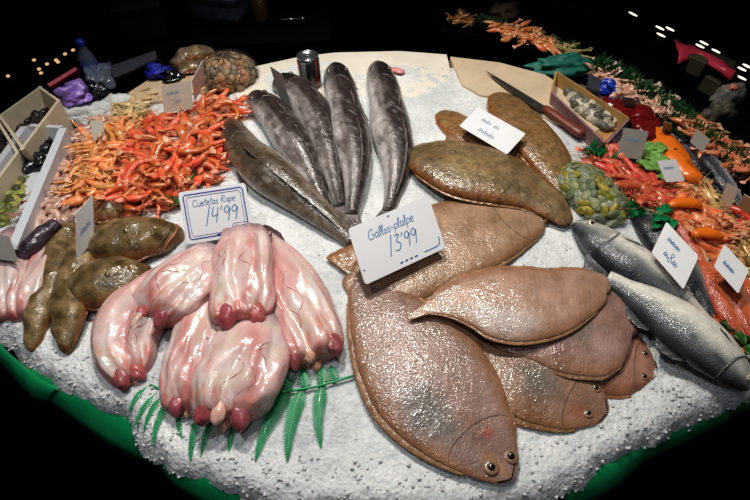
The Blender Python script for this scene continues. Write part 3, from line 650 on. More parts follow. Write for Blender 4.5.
# ------------------------------------------------------------------ price tags with handwriting
GL = {  # strokes in a 0..1 box, width in last entry
 'C': ([[(.6, .85), (.4, 1), (.15, .85), (.05, .5), (.15, .12), (.4, 0), (.62, .15)]], .7),
 'G': ([[(.62, .85), (.4, 1), (.15, .85), (.05, .5), (.15, .12), (.4, 0), (.62, .2), (.62, .45), (.4, .45)]], .75),
 'R': ([[(.08, 0), (.12, 1), (.45, .98), (.5, .7), (.15, .5), (.6, 0)]], .68),
 'u': ([[(.05, .55), (.06, .15), (.2, 0), (.38, .15), (.42, .55), (.42, .1), (.5, 0)]], .52),
 'e': ([[(.05, .3), (.35, .35), (.3, .55), (.12, .5), (.05, .2), (.2, 0), (.42, .1)]], .45),
 't': ([[(.2, 1), (.16, .12), (.3, 0)], [(.02, .62), (.38, .68)]], .36),
 'a': ([[(.38, .5), (.15, .52), (.05, .25), (.15, .02), (.36, .2), (.38, .5), (.4, .08), (.5, 0)]], .5),
 's': ([[(.32, .5), (.12, .48), (.12, .32), (.32, .2), (.25, .02), (.04, .04)]], .4),
 'p': ([[(.05, .5), (.06, -.4)], [(.05, .4), (.25, .55), (.4, .3), (.25, .05), (.06, .1)]], .46),
 'l': ([[(.05, .1), (.2, .8), (.14, 1), (.06, .8), (.1, .1), (.22, 0)]], .26),
 'o': ([[(.2, .5), (.05, .25), (.2, 0), (.36, .25), (.2, .5)]], .42),
 '~': ([[(0, .1), (.12, .55), (.2, .1), (.34, .5), (.42, .15), (.55, .4)]], .55), '-': ([[(.05, .3), (.32, .32)]], .4), ' ': ([], .35), "'": ([[(.12, 1), (.04, .75)]], .2),
 '1': ([[(.25, 1.1), (.05, -.15)]], .38),
 '4': ([[(.12, 1), (.03, .45), (.42, .48)], [(.4, .95), (.3, 0)]], .52),
 '3': ([[(.08, .95), (.4, .95), (.2, .6), (.45, .35), (.3, .02), (.02, .1)]], .52),
 '9': ([[(.4, .7), (.25, .95), (.06, .7), (.25, .5), (.42, .8), (.32, 0)]], .48),
 '2': ([[(.05, .75), (.25, 1), (.4, .75), (.05, .02), (.45, .05)]], .52),
 '8': ([[(.35, .9), (.1, .8), (.38, .25), (.2, 0), (.05, .2), (.4, .75), (.35, .9)]], .5),
}
class Card:
    """thin rectangular card; px corners TL,TR,BR,BL with heights"""
    def __init__(s, px, z, label, m='card', name='price_tag', group='white price tags', round_=.06, t=.0012):
        s.Q = [at(x, y, zz) for (x, y), zz in zip(px, z)]
        TL, TR, BR, BL = s.Q
        # best rigid rectangle: bottom/left axes averaged
        X = ((TR-TL)+(BR-BL))*.5; Y = ((TL-BL)+(TR-BR))*.5; c = (TL+TR+BR+BL)/4
        s.X = X; s.Y = Y; s.O = c-X*.5-Y*.5; s.n = X.cross(Y).normalized()
        base = s.O.copy(); s.root = empty(name, base, label, 'price tag', group)
        w, h = X.length, Y.length; r = round_*min(w, h); P = []
        for cx, cy, a0 in ((1-r/w, 1-r/h, 0), (r/w, 1-r/h, 90), (r/w, r/h, 180), (1-r/w, r/h, 270)):
            for i in range(5):
                a = math.radians(a0+i*22.5); P.append(s.uv(cx+r/w*math.cos(a), cy+r/h*math.sin(a)))
        n = len(P); V = P+[p-s.n*t for p in P]
        mk('card', V, [tuple(range(n)), tuple(range(2*n-1, n-1, -1))]+[(i, i+n, (i+1) % n+n, (i+1) % n) for i in range(n)], m, s.root, None, False)
    def uv(s, u, v, o=0): return s.O+s.X*u+s.Y*v+s.n*o
    def ribbon(s, mb, pts, w, close=False):
        if len(pts) > 2 and not close:
            q = []
            for i in range(len(pts)-1):
                p0 = Vector(pts[max(i-1, 0)]); p1 = Vector(pts[i]); p2 = Vector(pts[i+1]); p3 = Vector(pts[min(i+2, len(pts)-1)])
                for k in range(4):
                    t = k/4; q.append(.5*((2*p1)+(p2-p0)*t+(2*p0-5*p1+4*p2-p3)*t*t+(3*p1-p0-3*p2+p3)*t**3))
            q.append(Vector(pts[-1])); pts = q
        W = [s.uv(p[0], p[1], .0006) for p in pts]; n = len(W)
        if close: W.append(W[0]); n += 1
        V = []
        for i in range(n):
            T = (W[min(i+1, n-1)]-W[max(i-1, 0)]).normalized(); B = s.n.cross(T); V += [W[i]+B*w/2, W[i]-B*w/2]
        mb.add(V, [(2*i, 2*i+1, 2*i+3, 2*i+2) for i in range(n-1)])
    def write(s, name, txt, u, v, hh, m='ink', w=.0016, slope=0, slant=.15):
        asp = s.Y.length/s.X.length; x = u; mb = MB(); sc = hh*asp
        for ch in txt:
            st, wd = GL[ch]
            for k in st: s.ribbon(mb, [(x+(p[0]+p[1]*slant)*sc, v+p[1]*hh+slope*(x-u)) for p in k], w)
            x += wd*sc
        mb.build(name, m, s.root)
    def border(s, name, m, ins, w, gap=None):
        mb = MB(); iu = ins*s.Y.length/s.X.length; r = .04
        s.ribbon(mb, [(iu+r*.6, ins), (1-iu-r*.6, ins), (1-iu, ins+r), (1-iu, 1-ins-r), (1-iu-r*.6, 1-ins), (iu+r*.6, 1-ins), (iu, 1-ins-r), (iu, ins+r)], w, True); mb.build(name, m, s.root)
H = ICE
c = Card([(178, 193), (245, 182), (254, 234), (187, 244)], [H+.13, H+.13, H+.055, H+.055], 'price tag with a blue printed border, 14 99 handwritten in blue')
c.border('printed_border', 'ink_d', .075, .0026); c.border('printed_border', 'ink_d', .125, .0011)
c.write('handwritten_name', 'Cuetetas Rape', .17, .68, .13, w=.0013, slope=.02)
c.write('handwritten_price', "14'99", .32, .33, .3, w=.0021)
mb = MB(); c.ribbon(mb, [(.72, .12), (.72, .25), (.93, .25)], .001); c.ribbon(mb, [(.76, .2), (.9, .205)], .0015); c.ribbon(mb, [(.76, .155), (.88, .16)], .0015); mb.build('printed_box', 'ink_d', c.root)
mb = MB(); c.ribbon(mb, [(.46, .085), (.56, .085)], .005); mb.build('printed_mark', 'ink_d', c.root)
c = Card([(346, 227), (430, 197), (444, 246), (367, 287)], [H+.12, H+.12, H+.06, H+.06], 'large white price tag with 13 99 handwritten in blue, on the flatfish')
c.write('handwritten_name', 'Gallos-plalpe', .18, .66, .17, w=.0017, slope=.03)
c.write('handwritten_price', "13'99", .36, .3, .28, w=.0022)
mb = MB(); c.ribbon(mb, [(.74, .09), (.88, .09), (.94, .12), (.96, .24)], .0025); mb.build('pen_mark', 'ink', c.root)
mb = MB(); [c.ribbon(mb, [(.44+.06*i, .08), (.475+.06*i, .09)], .003) for i in range(4)]; c.ribbon(mb, [(.03, .22), (.04, .24)], .003); c.ribbon(mb, [(.46, .92), (.48, .94)], .003); mb.build('printed_mark', 'ink_d', c.root)
c = Card([(481, 104), (523, 137), (510, 151), (456, 129)], [H+.07, H+.07, H+.055, H+.055], 'white price tag with faint blue writing between the olive brown flatfish')
c.write('handwritten_name', '~~ ~', .22, .55, .32, 'ink_l', .0014); c.write('handwritten_price', '~~~', .3, .15, .36, 'ink_l', .0016)
c = Card([(162, 86), (190, 80), (194, 109), (163, 113)], [H+.11, H+.11, H+.035, H+.035], 'cream price tag standing behind the pile of red prawns', 'card_w')
c.write('handwritten_name', '~~~', .15, .6, .26, 'ink_l', .0013); c.write('handwritten_price', '1~', .35, .28, .26, 'ink_l', .0016)
Card([(192, 78), (203, 62), (205, 80), (195, 103)], [H+.11, H+.13, H+.05, H+.03], 'narrow white card seen edge on beside the net of brown clams', 'card', round_=.02)
c = Card([(76, 209), (93, 199), (94, 236), (77, 265)], [H+.13, H+.13, H+.05, H+.05], 'white price tag seen at an angle between the brown fish, writing turned away')
c.write('handwritten_price', '~~', .2, .4, .3, 'ink_l', .0012)
Card([(90, 120), (102, 121), (106, 140), (93, 141)], [H+.09, H+.09, H+.05, H+.05], 'small cream tag standing in the orange langoustines', 'card_w')
Card([(-12, 233), (8, 236), (19, 262), (-4, 259)], [H+.09, H+.09, H+.06, H+.06], 'grey tag at the far left edge above the pale tail', 'card_d')
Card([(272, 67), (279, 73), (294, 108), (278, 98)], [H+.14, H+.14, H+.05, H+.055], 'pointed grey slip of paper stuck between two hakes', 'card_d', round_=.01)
c = Card([(666, 221), (699, 257), (683, 289), (652, 253)], [H+.12, H+.1, H+.075, H+.08], 'large white tag with blue writing above the dark sea bass')
c.write('handwritten_name', '~~~', .2, .6, .26, 'ink', .0015); c.write('handwritten_price', '~8~', .25, .2, .3, 'ink', .0015)
c = Card([(724, 244), (749, 270), (738, 294), (714, 266)], [H+.11, H+.1, H+.07, H+.075], 'white tag with blue writing among the red mullets at the right')
c.write('handwritten_name', '~~~', .2, .35, .34, 'ink', .0014)
c = Card([(657, 160), (676, 160), (685, 180), (666, 183)], [H+.09, H+.09, H+.055, H+.055], 'bright white tag in front of the orange fillets', 'card')
c.write('handwritten_name', '~~~', .15, .55, .28, 'ink_l', .0013)
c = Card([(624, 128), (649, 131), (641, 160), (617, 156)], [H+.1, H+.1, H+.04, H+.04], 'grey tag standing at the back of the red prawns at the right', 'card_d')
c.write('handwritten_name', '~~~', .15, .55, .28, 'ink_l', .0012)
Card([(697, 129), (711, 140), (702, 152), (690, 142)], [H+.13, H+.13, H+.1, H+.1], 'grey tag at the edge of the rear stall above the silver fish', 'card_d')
Card([(727, 182), (738, 191), (731, 208), (720, 201)], [H+.09, H+.09, H+.04, H+.04], 'white tag beside the tail of the slim silver fish', 'card_w')
Card([(744, 193), (756, 203), (750, 214), (738, 208)], [H+.09, H+.09, H+.04, H+.04], 'small white tag at the right edge of the photo by the red prawns', 'card_w')
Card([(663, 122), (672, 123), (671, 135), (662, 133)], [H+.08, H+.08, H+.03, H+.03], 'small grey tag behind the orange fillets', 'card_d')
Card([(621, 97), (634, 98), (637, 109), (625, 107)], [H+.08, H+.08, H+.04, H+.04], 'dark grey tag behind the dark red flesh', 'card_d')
# ------------------------------------------------------------------ plastic ferns
def fern(label, stem, fronds, z=H+.006):
    P = [at(x, y, z+.004) for x, y in stem]; root = empty('plastic_fern', P[len(P)//2], label, 'plastic fern', 'green plastic fern garnish')
    mb = MB(); mb.tube(P, .0026, 8); mb.build('stem', 'fern', root, True)
    for (x0, y0, x1, y1, wpx) in fronds:
        A = at(x0, y0, z); B = at(x1, y1, z-.001); L = (B-A).length; T = (B-A).normalized(); Sd = T.cross(Vector((0, 0, 1))); mb = MB()
        bend = Sd*L*.05; sp = [A+T*L*t+bend*math.sin(PI*t)+Vector((0, 0, .006*math.sin(PI*t))) for t in [i/14 for i in range(15)]]
        mb.tube(sp, [.0016*(1-.06*i) for i in range(15)], 6); W = wpx/ppm(A); n = max(8, int(L/.0042))
        for i in range(n):
            t = (i+.3)/n; C = A+T*L*t+bend*math.sin(PI*t)+Vector((0, 0, .006*math.sin(PI*t)))
            w = W*(1-t)**.6*min(1, .45+t*4)
            for sg_ in (-1, 1):
                D = (Sd*sg_+T*.45).normalized(); b0 = L/n*.5
                V = [C-T*b0*.75, C+T*b0*.75, C+D*w*.6+T*b0*.7+Vector((0, 0, -.001)), C+D*w+Vector((0, 0, -.0025)), C+D*w*.6-T*b0*.6+Vector((0, 0, -.001))]
                mb.add(V, [(0, 1, 2, 3, 4)])
        solid(mb.build('frond', 'fern', root), .0006)
fern('green plastic fern under the rightmost pink tail, its stem pointing right', [(268, 393), (290, 391), (315, 387), (340, 380), (362, 373)],
     [(288, 391, 255, 461, 12), (302, 389, 287, 461, 12), (322, 385, 321, 448, 10), (290, 391, 280, 372, 9), (305, 389, 302, 368, 10), (322, 385, 322, 366, 10), (335, 382, 330, 366, 8), (275, 394, 262, 408, 7)])
fern('green plastic fern under the left front pink tails, half buried in ice', [(150, 385), (175, 396), (200, 405), (222, 412), (240, 420)],
     [(160, 390, 133, 428, 6), (165, 393, 143, 432, 6), (172, 396, 152, 446, 7), (181, 400, 182, 440, 6), (205, 405, 190, 461, 8), (218, 410, 201, 457, 7), (238, 418, 229, 457, 6), (150, 385, 128, 412, 6)], z=H-.0)
# ------------------------------------------------------------------ prawns
def shrimp_proto(name, c0, c1, c2, curl, L=.1, claws=False, thick=.0085, seed=0, feel=True):
    rs = random.Random(seed); n = 30; pts = []; x = y = 0; a = -curl*.5
    for i in range(n):
        pts.append(Vector((x, y, 0))); x += math.cos(a)*L/n; y += math.sin(a)*L/n; a += curl/n
    m = sum(pts, Vector())/n; pts = [p-m for p in pts]
    R = []
    for i in range(n):
        t = i/(n-1); r = thick*(1-.62*t**1.4)
        if t < .36: r = thick*(.25+.95*math.sin(PI*min(1, t/.36)*.56)**.7)
        else: r *= 1+.13*(1-((t-.36)*10 % 1))
        R.append(r)
    V = []; F = []; C = []; K = 12
    for i, p in enumerate(pts):
        T = (pts[min(i+1, n-1)]-pts[max(i-1, 0)]).normalized(); B = Vector((-T.y, T.x, 0)); t = i/(n-1)
        for j in range(K):
            th = 2*PI*j/K; V.append(p+B*math.cos(th)*R[i]*1.1+Vector((0, 0, R[i]*.85*math.sin(th)))); seg = ((t-.36)*10 % 1) if t > .36 else .5
            C.append(mixc(mixc(c0, c1, .5+.5*math.sin(th*2+i*.5)), c2, (.55 if seg < .22 else 0)+.25*(t < .1)))
    for i in range(n-1):
        for j in range(K): F.append((i*K+j, i*K+(j+1) % K, (i+1)*K+(j+1) % K, (i+1)*K+j))
    F.append(tuple(range(K-1, -1, -1))); F.append(tuple((n-1)*K+j for j in range(K)))
    root = mk(name, V, F, 'shrimp', None, C, True, (0, 0, 0)); kids = []
    # tail fan
    T = (pts[-1]-pts[-3]).normalized(); B = Vector((-T.y, T.x, 0)); mb = MB()
    for k in (-1, -.45, .1, .5, 1):
        D = (T+B*k*.7).normalized(); rot = D.to_track_quat('X', 'Z').to_matrix(); mb.ell(pts[-1]+D*L*.07, (L*.08, L*.026, L*.01), rot, 6, 8, mixc(c1, c2, .5))
    t_ = mb.build('tail_fan', 'shrimp', root, True); kids.append((t_, []))
    mb = MB()
    for i in range(8):
        q = pts[5+i*2]; T = (pts[6+i*2]-pts[4+i*2]).normalized(); B = Vector((-T.y, T.x, 0)); ln = L*(.3 if i < 5 else .12)
        s_ = 1
        e1 = q+B*ln*.5*s_+T*ln*(-.2)+Vector((0, 0, .003*rs.uniform(-1, 1))); e2 = e1+B*ln*.35*s_+T*ln*(.4)*rs.uniform(-1, .6)+Vector((0, 0, -.003))
        mb.tube([q+B*R[5+i*2]*.7, e1, e2], [.0011, .0009, .0004], 5, mixc(c0, c2, .5))
    l_ = mb.build('walking_legs', 'shrimp', root, True); kids.append((l_, []))
    mb = MB(); T = (pts[0]-pts[2]).normalized(); B = Vector((-T.y, T.x, 0))
    for k in ((-1, 1) if feel else ()):
        P = [pts[0]]
        for i in range(1, 9): P.append(P[-1]+(T*(1-.1*i)+B*k*.22*i*.6).normalized()*L*.075+Vector((0, 0, .0012*math.sin(i))))
        mb.tube(P, [.0008-.00007*i for i in range(9)], 4, mixc(c0, c2, .3))
    mb.tube([pts[1], pts[0]+T*L*.1+Vector((0, 0, .002))], [.0013, .0003], 5, c0)
    a_ = mb.build('antennae', 'shrimp', root, True); kids.append((a_, []))
    if claws:
        for k in (-1, 1):
            mb = MB(); P = [pts[5]+B*k*.004, pts[2]+T*L*.08+B*k*L*.14, pts[0]+T*L*.18+B*k*L*.1]
            mb.tube(P, [.0018, .0022, .0028], 6, c1); q = P[-1]
            for e in (-1, 1): mb.tube([q, q+T*L*.1+B*e*L*.022, q+T*L*.19+B*e*L*.006], [.0026, .0018, .0004], 6, mixc(c1, c2, .3))
            z = mb.build('claw', 'shrimp', root, True); kids.append((z, []))
    mb = MB()
    for k in (-1, 1): mb.ell(pts[1]+B*k*R[1]*1.0+Vector((0, 0, R[1]*.6)), (.0016,)*3, None, 6, 8)
    e_ = mb.build('eyes', 'pupil', root, True); kids.append((e_, []))
    return root, kids
def pin_px(P, x, y): return pin(P, x, y)
USED = {}
def heap(protos, polyp, n, label, group, cat='prawn', zlo=.006, hmax=.05, seed=0, sc=(.8, 1.15), ang=None, tilt=.35, z0=H, mind=7):
    rs = random.Random(seed); xs = [p[0] for p in polyp]; ys = [p[1] for p in polyp]; pts = []
    cx, cy = sum(xs)/len(xs), sum(ys)/len(ys); tries = 0; md = mind
    while len(pts) < n and tries < 60000:
        tries += 1; x, y = rs.uniform(min(xs), max(xs)), rs.uniform(min(ys), max(ys))
        if not pin(polyp, x, y): continue
        if tries % 300 == 0: md *= .96
        if any((x-a_)**2+(y-b_)**2 < md*md for a_, b_, _ in pts): continue
        # edge distance
        d = 1e9; j = len(polyp)-1
        for i in range(len(polyp)):
            A = Vector(polyp[i][:2]); B = Vector(polyp[j][:2]); t = max(0, min(1, (Vector((x, y))-A).dot(B-A)/(B-A).length_squared)); d = min(d, (A+(B-A)*t-Vector((x, y))).length); j = i
        pts.append((x, y, d))
    for (x, y, d) in pts:
        z = z0+zlo+hmax*(1-math.exp(-d/14))*rs.uniform(.7, 1.0)
        key, (root, kids) = rs.choice(protos); P = at(x, y, z)
        th = rs.uniform(0, 2*PI) if ang is None else math.radians(ang+rs.gauss(0, 34))+(PI if rs.random() < .4 else 0)
        rot = (rs.gauss(0, tilt)+(PI if rs.random() < .5 else 0), rs.gauss(0, tilt*.6), th); s = rs.uniform(*sc)
        if key not in USED: USED[key] = 1; root.location = P; root.rotation_euler = rot; root.scale = (s,)*3; o = root
        else: o = copy_tree(root, kids, P, rot, s)
        tag(o, label, cat, group)
RO = lin((208, 86, 50)); RO1 = lin((226, 122, 78)); RO2 = lin((242, 182, 146)); OR0 = lin((232, 138, 70)); OR1 = lin((240, 170, 110)); OR2 = lin((244, 206, 160))
def protoset(tag_, name, cols, curls, **k): return [(tag_+str(i), shrimp_proto(name, *cols, c, seed=i, **k)) for i, c in enumerate(curls)]
redP = protoset('r', 'red_prawn', (RO, RO1, RO2), (2.6, 1.7, 3.4, 1.0), L=.13, thick=.0096)
heap(redP, [(112, 170), (122, 148), (135, 128), (158, 117), (192, 112), (200, 97), (222, 92), (238, 100), (240, 112), (226, 122), (222, 140), (222, 166), (205, 180), (185, 182), (170, 200), (140, 208), (115, 204)],
     115, 'cooked red prawn in the large heap left of the hakes', 'red prawns in the large left heap', 'prawn', hmax=.06, seed=2, sc=(.85, 1.2), mind=9)
lanP = protoset('l', 'langoustine', (OR0, OR1, OR2), (1.4, 2.2, .6), L=.105, claws=True, thick=.0092)
heap(lanP, [(68, 204), (70, 178), (80, 154), (92, 130), (112, 118), (132, 122), (128, 148), (116, 170), (112, 196), (90, 206), (72, 208)],
     75, 'orange langoustine in the heap left of the red prawns', 'orange langoustines in the left heap', 'langoustine', hmax=.045, seed=3, sc=(.8, 1.1), mind=8)
YL = (lin((196, 168, 116)), lin((212, 188, 140)), lin((226, 208, 166)))
yelP = protoset('y', 'pale_shrimp', YL, (1.2, .5), L=.09, thick=.0065)
heap(yelP, [(112, 116), (118, 102), (134, 92), (146, 95), (148, 108), (138, 120), (124, 124)], 26, 'pale yellow raw shrimp in the small heap behind the orange langoustines', 'pale yellow shrimps at the back left', 'shrimp', hmax=.03, seed=4, mind=6)
red2 = protoset('q', 'red_prawn', (lin((192, 74, 52)), lin((214, 102, 76)), lin((238, 150, 118))), (1.3, 2.0, .7), L=.125, thick=.0105)
heap(red2, [(595, 156), (608, 150), (632, 160), (655, 172), (668, 190), (676, 205), (662, 216), (645, 208), (628, 206), (612, 188), (600, 172)], 62, 'red prawn in the heap right of the green divider', 'red prawns in the right heap', 'prawn', hmax=.05, seed=5, ang=-50, mind=7)
lan2 = protoset('m', 'langoustine', (lin((226, 116, 66)), lin((236, 152, 104)), lin((246, 204, 170))), (1.2, 2.0), L=.11, claws=True, thick=.0105)
heap(lan2, [(660, 196), (682, 186), (704, 196), (722, 216), (734, 240), (728, 262), (704, 258), (690, 236), (672, 218)], 58, 'pinkish orange langoustine in the mixed heap at the right', 'langoustines in the right heap', 'langoustine', hmax=.045, seed=6, ang=-50, mind=7)
yel2 = protoset('z', 'pale_shrimp', (lin((200, 160, 92)), lin((216, 184, 124)), lin((232, 208, 160))), (.9, .4), L=.11, thick=.007)
heap(yel2, [(688, 186), (704, 184), (726, 206), (745, 226), (765, 255), (765, 290), (748, 280), (738, 250), (720, 222), (704, 200)], 56, 'pale yellow shrimp in the long heap at the right edge', 'pale yellow shrimps in the right heap', 'shrimp', hmax=.035, seed=7, ang=-48, mind=6)
red3 = protoset('w', 'red_prawn', (lin((196, 60, 34)), lin((214, 88, 50)), lin((226, 130, 90))), (1.5,), L=.1)
heap(red3, [(736, 208), (748, 212), (768, 232), (770, 252), (752, 240)], 18, 'red prawn in the small heap behind the tags at the right edge', 'red prawns at the right edge', 'prawn', hmax=.03, seed=8, mind=6)
# baby squid: small tapered bodies with short tentacles
def squid_proto(seed):
    rs = random.Random(seed); mb = MB(); n = 14; c = lin((206, 168, 150)); pts = [Vector((.055*(i/(n-1)-.5), .006*math.sin(i*.4+seed), 0)) for i in range(n)]
    R = [.0085*math.sin(PI*(.08+.86*(i/(n-1)))**.8)**.8 for i in range(n)]; mb.tube(pts, R, 12, c); o = mk('baby_squid', mb.V, mb.F, 'squid', None, mb.C, True, (0, 0, 0))
    mb = MB()
    for k in range(6): mb.tube([pts[-1]+Vector((.0045*j, (k-2.5)*.0012*j+.001*math.sin(j+k), .001*math.sin(j*1.3+k))) for j in range(6)], [.0017-.0002*j for j in range(6)], 5, lin((178, 128, 118)))
    t = mb.build('tentacles', 'squid', o, True)
    mb = MB()
    for k in (-1, 1): mb.ell(pts[2]+Vector((0, k*.008, .001)), (.007, .006, .0012), None, 6, 10, lin((210, 176, 160)))
    f = mb.build('fin', 'squid', o, True); return o, [(t, []), (f, [])]
sq = [('s%d' % i, squid_proto(i)) for i in range(2)]
heap(sq, [(22, 232), (30, 206), (46, 180), (60, 158), (70, 164), (68, 188), (74, 205), (64, 222), (48, 232), (30, 242)], 60, 'pinkish baby squid in the heap at the left edge of the ice', 'baby squid at the left', 'squid', hmax=.03, seed=9, mind=6, sc=(.8, 1.2))
sq2 = [('t0', squid_proto(5))]
heap(sq2, [(68, 160), (70, 142), (82, 128), (98, 118), (110, 116), (104, 126), (88, 138), (78, 156)], 22, 'brownish pink baby squid behind the orange langoustines', 'baby squid behind the langoustines', 'squid', hmax=.03, seed=10, mind=6)
# ------------------------------------------------------------------ clams in nets and trays
def clam_proto(name, c0, c1, m='clam', el=1.0, ridges=12, r=.014, flat=.6):
    def shell(sgn):
        mb = MB(); V = []; F = []; C = []; n, k = 9, 22
        for i in range(n+1):
            t = i/n; rr = math.sin(t*PI/2); h = math.cos(t*PI/2)
            for j in range(k):
                a = 2*PI*j/k; q = (1-.16*math.sin(a)); V.append(Vector((r*el*rr*math.cos(a)*q, r*rr*math.sin(a)+r*.12*(1-rr), sgn*(r*flat*h**.8*(1+.05*math.sin(t*ridges*2))+.0003))))
                C.append(mixc(c0, c1, .5+.5*math.sin(t*ridges*1.7+.6*math.sin(a*3))))
        for i in range(n):
            for j in range(k): F.append((i*k+j, i*k+(j+1) % k, (i+1)*k+(j+1) % k, (i+1)*k+j))
        return V, F, C
    root = bpy.data.objects.new(name, None); COL.objects.link(root); root.empty_display_size = .01; kids = []
    for s_ in (1, -1):
        V, F, C = shell(s_); o = mk('shell', V, F, m, root, C, True); kids.append((o, []))
    return root, kids
def clam_mound(protos, C, R, rz, n, label, group, seed, jitter=.25, r2=.5, cat='clam'):
    rs = random.Random(seed); g = PI*(3-math.sqrt(5)); Rm = Matrix.Rotation(rz, 3, 'Z')
    for i in range(n):
        z = 1-(i+.5)/n*1.12; rr = math.sqrt(max(0, 1-z*z)); a = g*i
        v = Vector((rr*math.cos(a), rr*math.sin(a), z)); P = C+Rm @ Vector((v.x*R[0], v.y*R[1], v.z*R[2]))*rs.uniform(.9, 1)
        nn = (Rm @ Vector((v.x/R[0], v.y/R[1], v.z/R[2]))).normalized()+Vector((rs.gauss(0, jitter), rs.gauss(0, jitter), rs.gauss(0, jitter)))
        q = nn.normalized().to_track_quat('Z', 'Y') @ Matrix.Rotation(rs.uniform(-r2, r2)*PI, 3, 'Z').to_quaternion()
        key, (root, kids) = rs.choice(protos); s = rs.uniform(.85, 1.15)
        if key not in USED: USED[key] = 1; o = root; o.location = P; o.rotation_euler = q.to_euler(); o.scale = (s,)*3
        else: o = copy_tree(root, kids, P, q.to_euler(), s)
        tag(o, label, cat, group)
def net(C, R, rz, m, label, nu=22, nv=12, th=.0011):
    Rm = Matrix.Rotation(rz, 3, 'Z'); mb = MB()
    def p(a, b): ph = PI/2-b; rr = math.cos(ph); return C+Rm @ Vector((R[0]*rr*math.cos(a), R[1]*rr*math.sin(a), R[2]*math.sin(ph)))
    for k in range(nu):
        for sg_ in (1, -1):
            mb.tube([p(2*PI*k/nu+sg_*j/nv*1.3, .04+j/nv*1.62) for j in range(nv+1)], th, 4)
    o = mb.build('net_bag', m, None, True); return tag(o, label, 'net bag')
cl = [('c%d' % i, clam_proto('clam', lin(a_), lin(b_), r=.0155)) for i, (a_, b_) in enumerate([((172, 150, 116), (116, 98, 76)), ((146, 134, 112), (92, 82, 68)), ((190, 148, 106), (140, 108, 80))])]
C1 = at(228, 74, H+.02)
clam_mound(cl, C1, (.092, .088, .058), 0, 88, 'brown ribbed clam inside the dark net bag at the back', 'brown clams in the dark net', 11)
net(C1, (.106, .1, .07), 0, 'netp', 'dark net bag bulging with brown clams behind the red prawns', 12, 8, .0009)
gl = [('g%d' % i, clam_proto('green_clam', lin(a_), lin(b_), r=.0115, el=1.75, flat=.62)) for i, (a_, b_) in enumerate([((158, 162, 118), (112, 118, 80)), ((176, 178, 160), (132, 136, 120)), ((186, 172, 70), (140, 130, 50)), ((134, 140, 106), (90, 96, 68)), ((150, 154, 128), (104, 110, 84))])]
C2 = at(589, 194, H+.012)
clam_mound(gl, C2, (.066, .108, .05), math.radians(24), 96, 'green grey clam inside the net behind the sea bass head', 'green grey clams in the net', 12, r2=.2)
net(C2, (.076, .12, .06), math.radians(24), 'netg', 'fine pale green net bag of green grey clams beside the sea bass head', 15, 9, .0004)
# green plastic grass divider
def hedge_strip(name, pts, h, w, label, m, n=200, z=H, blade=.012, seed=1, kind=None, group=None, tubr=.5):
    rs = random.Random(seed); P = [at(x, y, z) for x, y in pts]; mb = MB(); L = [0]
    for i in range(1, len(P)): L.append(L[-1]+(P[i]-P[i-1]).length)
    def pos(t):
        d = t*L[-1]
        for i in range(1, len(P)):
            if d <= L[i] or i == len(P)-1: return P[i-1].lerp(P[i], (d-L[i-1])/(L[i]-L[i-1])), (P[i]-P[i-1]).normalized()
    mb.tube([pos(t/20)[0]+Vector((0, 0, h*.4)) for t in range(21)], [w*tubr]*21, 8)
    for i in range(n):
        c_, T = pos(rs.random()); Sd = T.cross(Vector((0, 0, 1))); a_ = rs.uniform(-1.2, 1.2); up = Vector((0, 0, 1))*math.cos(a_)+Sd*math.sin(a_)+T*rs.uniform(-.5, .5); up.normalize()
        q = c_+Sd*rs.uniform(-.4, .4)*w+Vector((0, 0, h*.3)); ln = h*.7+rs.random()*blade
        B = T*blade*.22; mb.add([q-B, q+B, q+up*ln+B*.3, q+up*ln*1.15, q+up*ln-B*.3], [(0, 1, 2, 3, 4)])
    o = mb.build(name, m); return tag(o, label, 'plastic grass', group, kind)
hedge_strip('plastic_divider', [(586, 152), (602, 166), (617, 180), (627, 200), (634, 222)], .035, .022, 'bright green plastic grass divider between the net of clams and the red prawns', 'divider', 420, blade=.018)
# leaves
def leaf(root, P, L, Wd, rz, m, seed, up=.3):
    V = []; F = []; n, k = 9, 7; R_ = Matrix.Rotation(rz, 3, 'Z')
    for i in range(n+1):
        t = i/n; w = Wd*math.sin(PI*(.08+.9*t))**.7
        for j in range(k+1):
            s_ = -1+2*j/k; v = Vector((L*t, w*s_, up*L*math.sin(PI*t*.8)*.5+.12*L*math.sin(s_*7+t*9+seed)*abs(s_)+.25*w*s_*s_)); V.append(P+R_ @ v)
    for i in range(n):
        for j in range(k): a_ = i*(k+1)+j; F.append((a_, a_+1, a_+k+2, a_+k+1))
    return solid(mk('leaf', V, F, m, root), .0006)
def leaves(name, pts, label, cat, m, L, seed, z=H+.01):
    rs = random.Random(seed); root = empty(name, at(*pts[0], z), label, cat)
    for i, (x, y) in enumerate(pts):
        for k in range(2): leaf(root, at(x, y, z+rs.uniform(0, .015)), L*rs.uniform(.8, 1.2), L*.34, rs.uniform(0, 6.28), m, i+k*5)
leaves('lettuce', [(645, 148), (650, 155), (643, 158), (655, 163), (660, 150), (651, 168), (640, 150), (660, 172)], 'pale green lettuce leaves below the orange fillets', 'lettuce', 'lettuce', .055, 1, H+.02)
leaves('lettuce', [(655, 214), (660, 222), (668, 218)], 'small green leaves between the dark sea bass and the red prawns', 'lettuce', 'divider', .04, 2, H+.03)
leaves('parsley', [(168, 205), (180, 202), (190, 176), (198, 172), (174, 196)], 'dark green leaves peeking out under the red prawns', 'leaves', 'herb', .04, 3)
leaves('parsley', [(736, 330), (744, 345), (748, 336)], 'dark green leaves beside the red mullet tails at the right edge', 'leaves', 'herb', .035, 4)
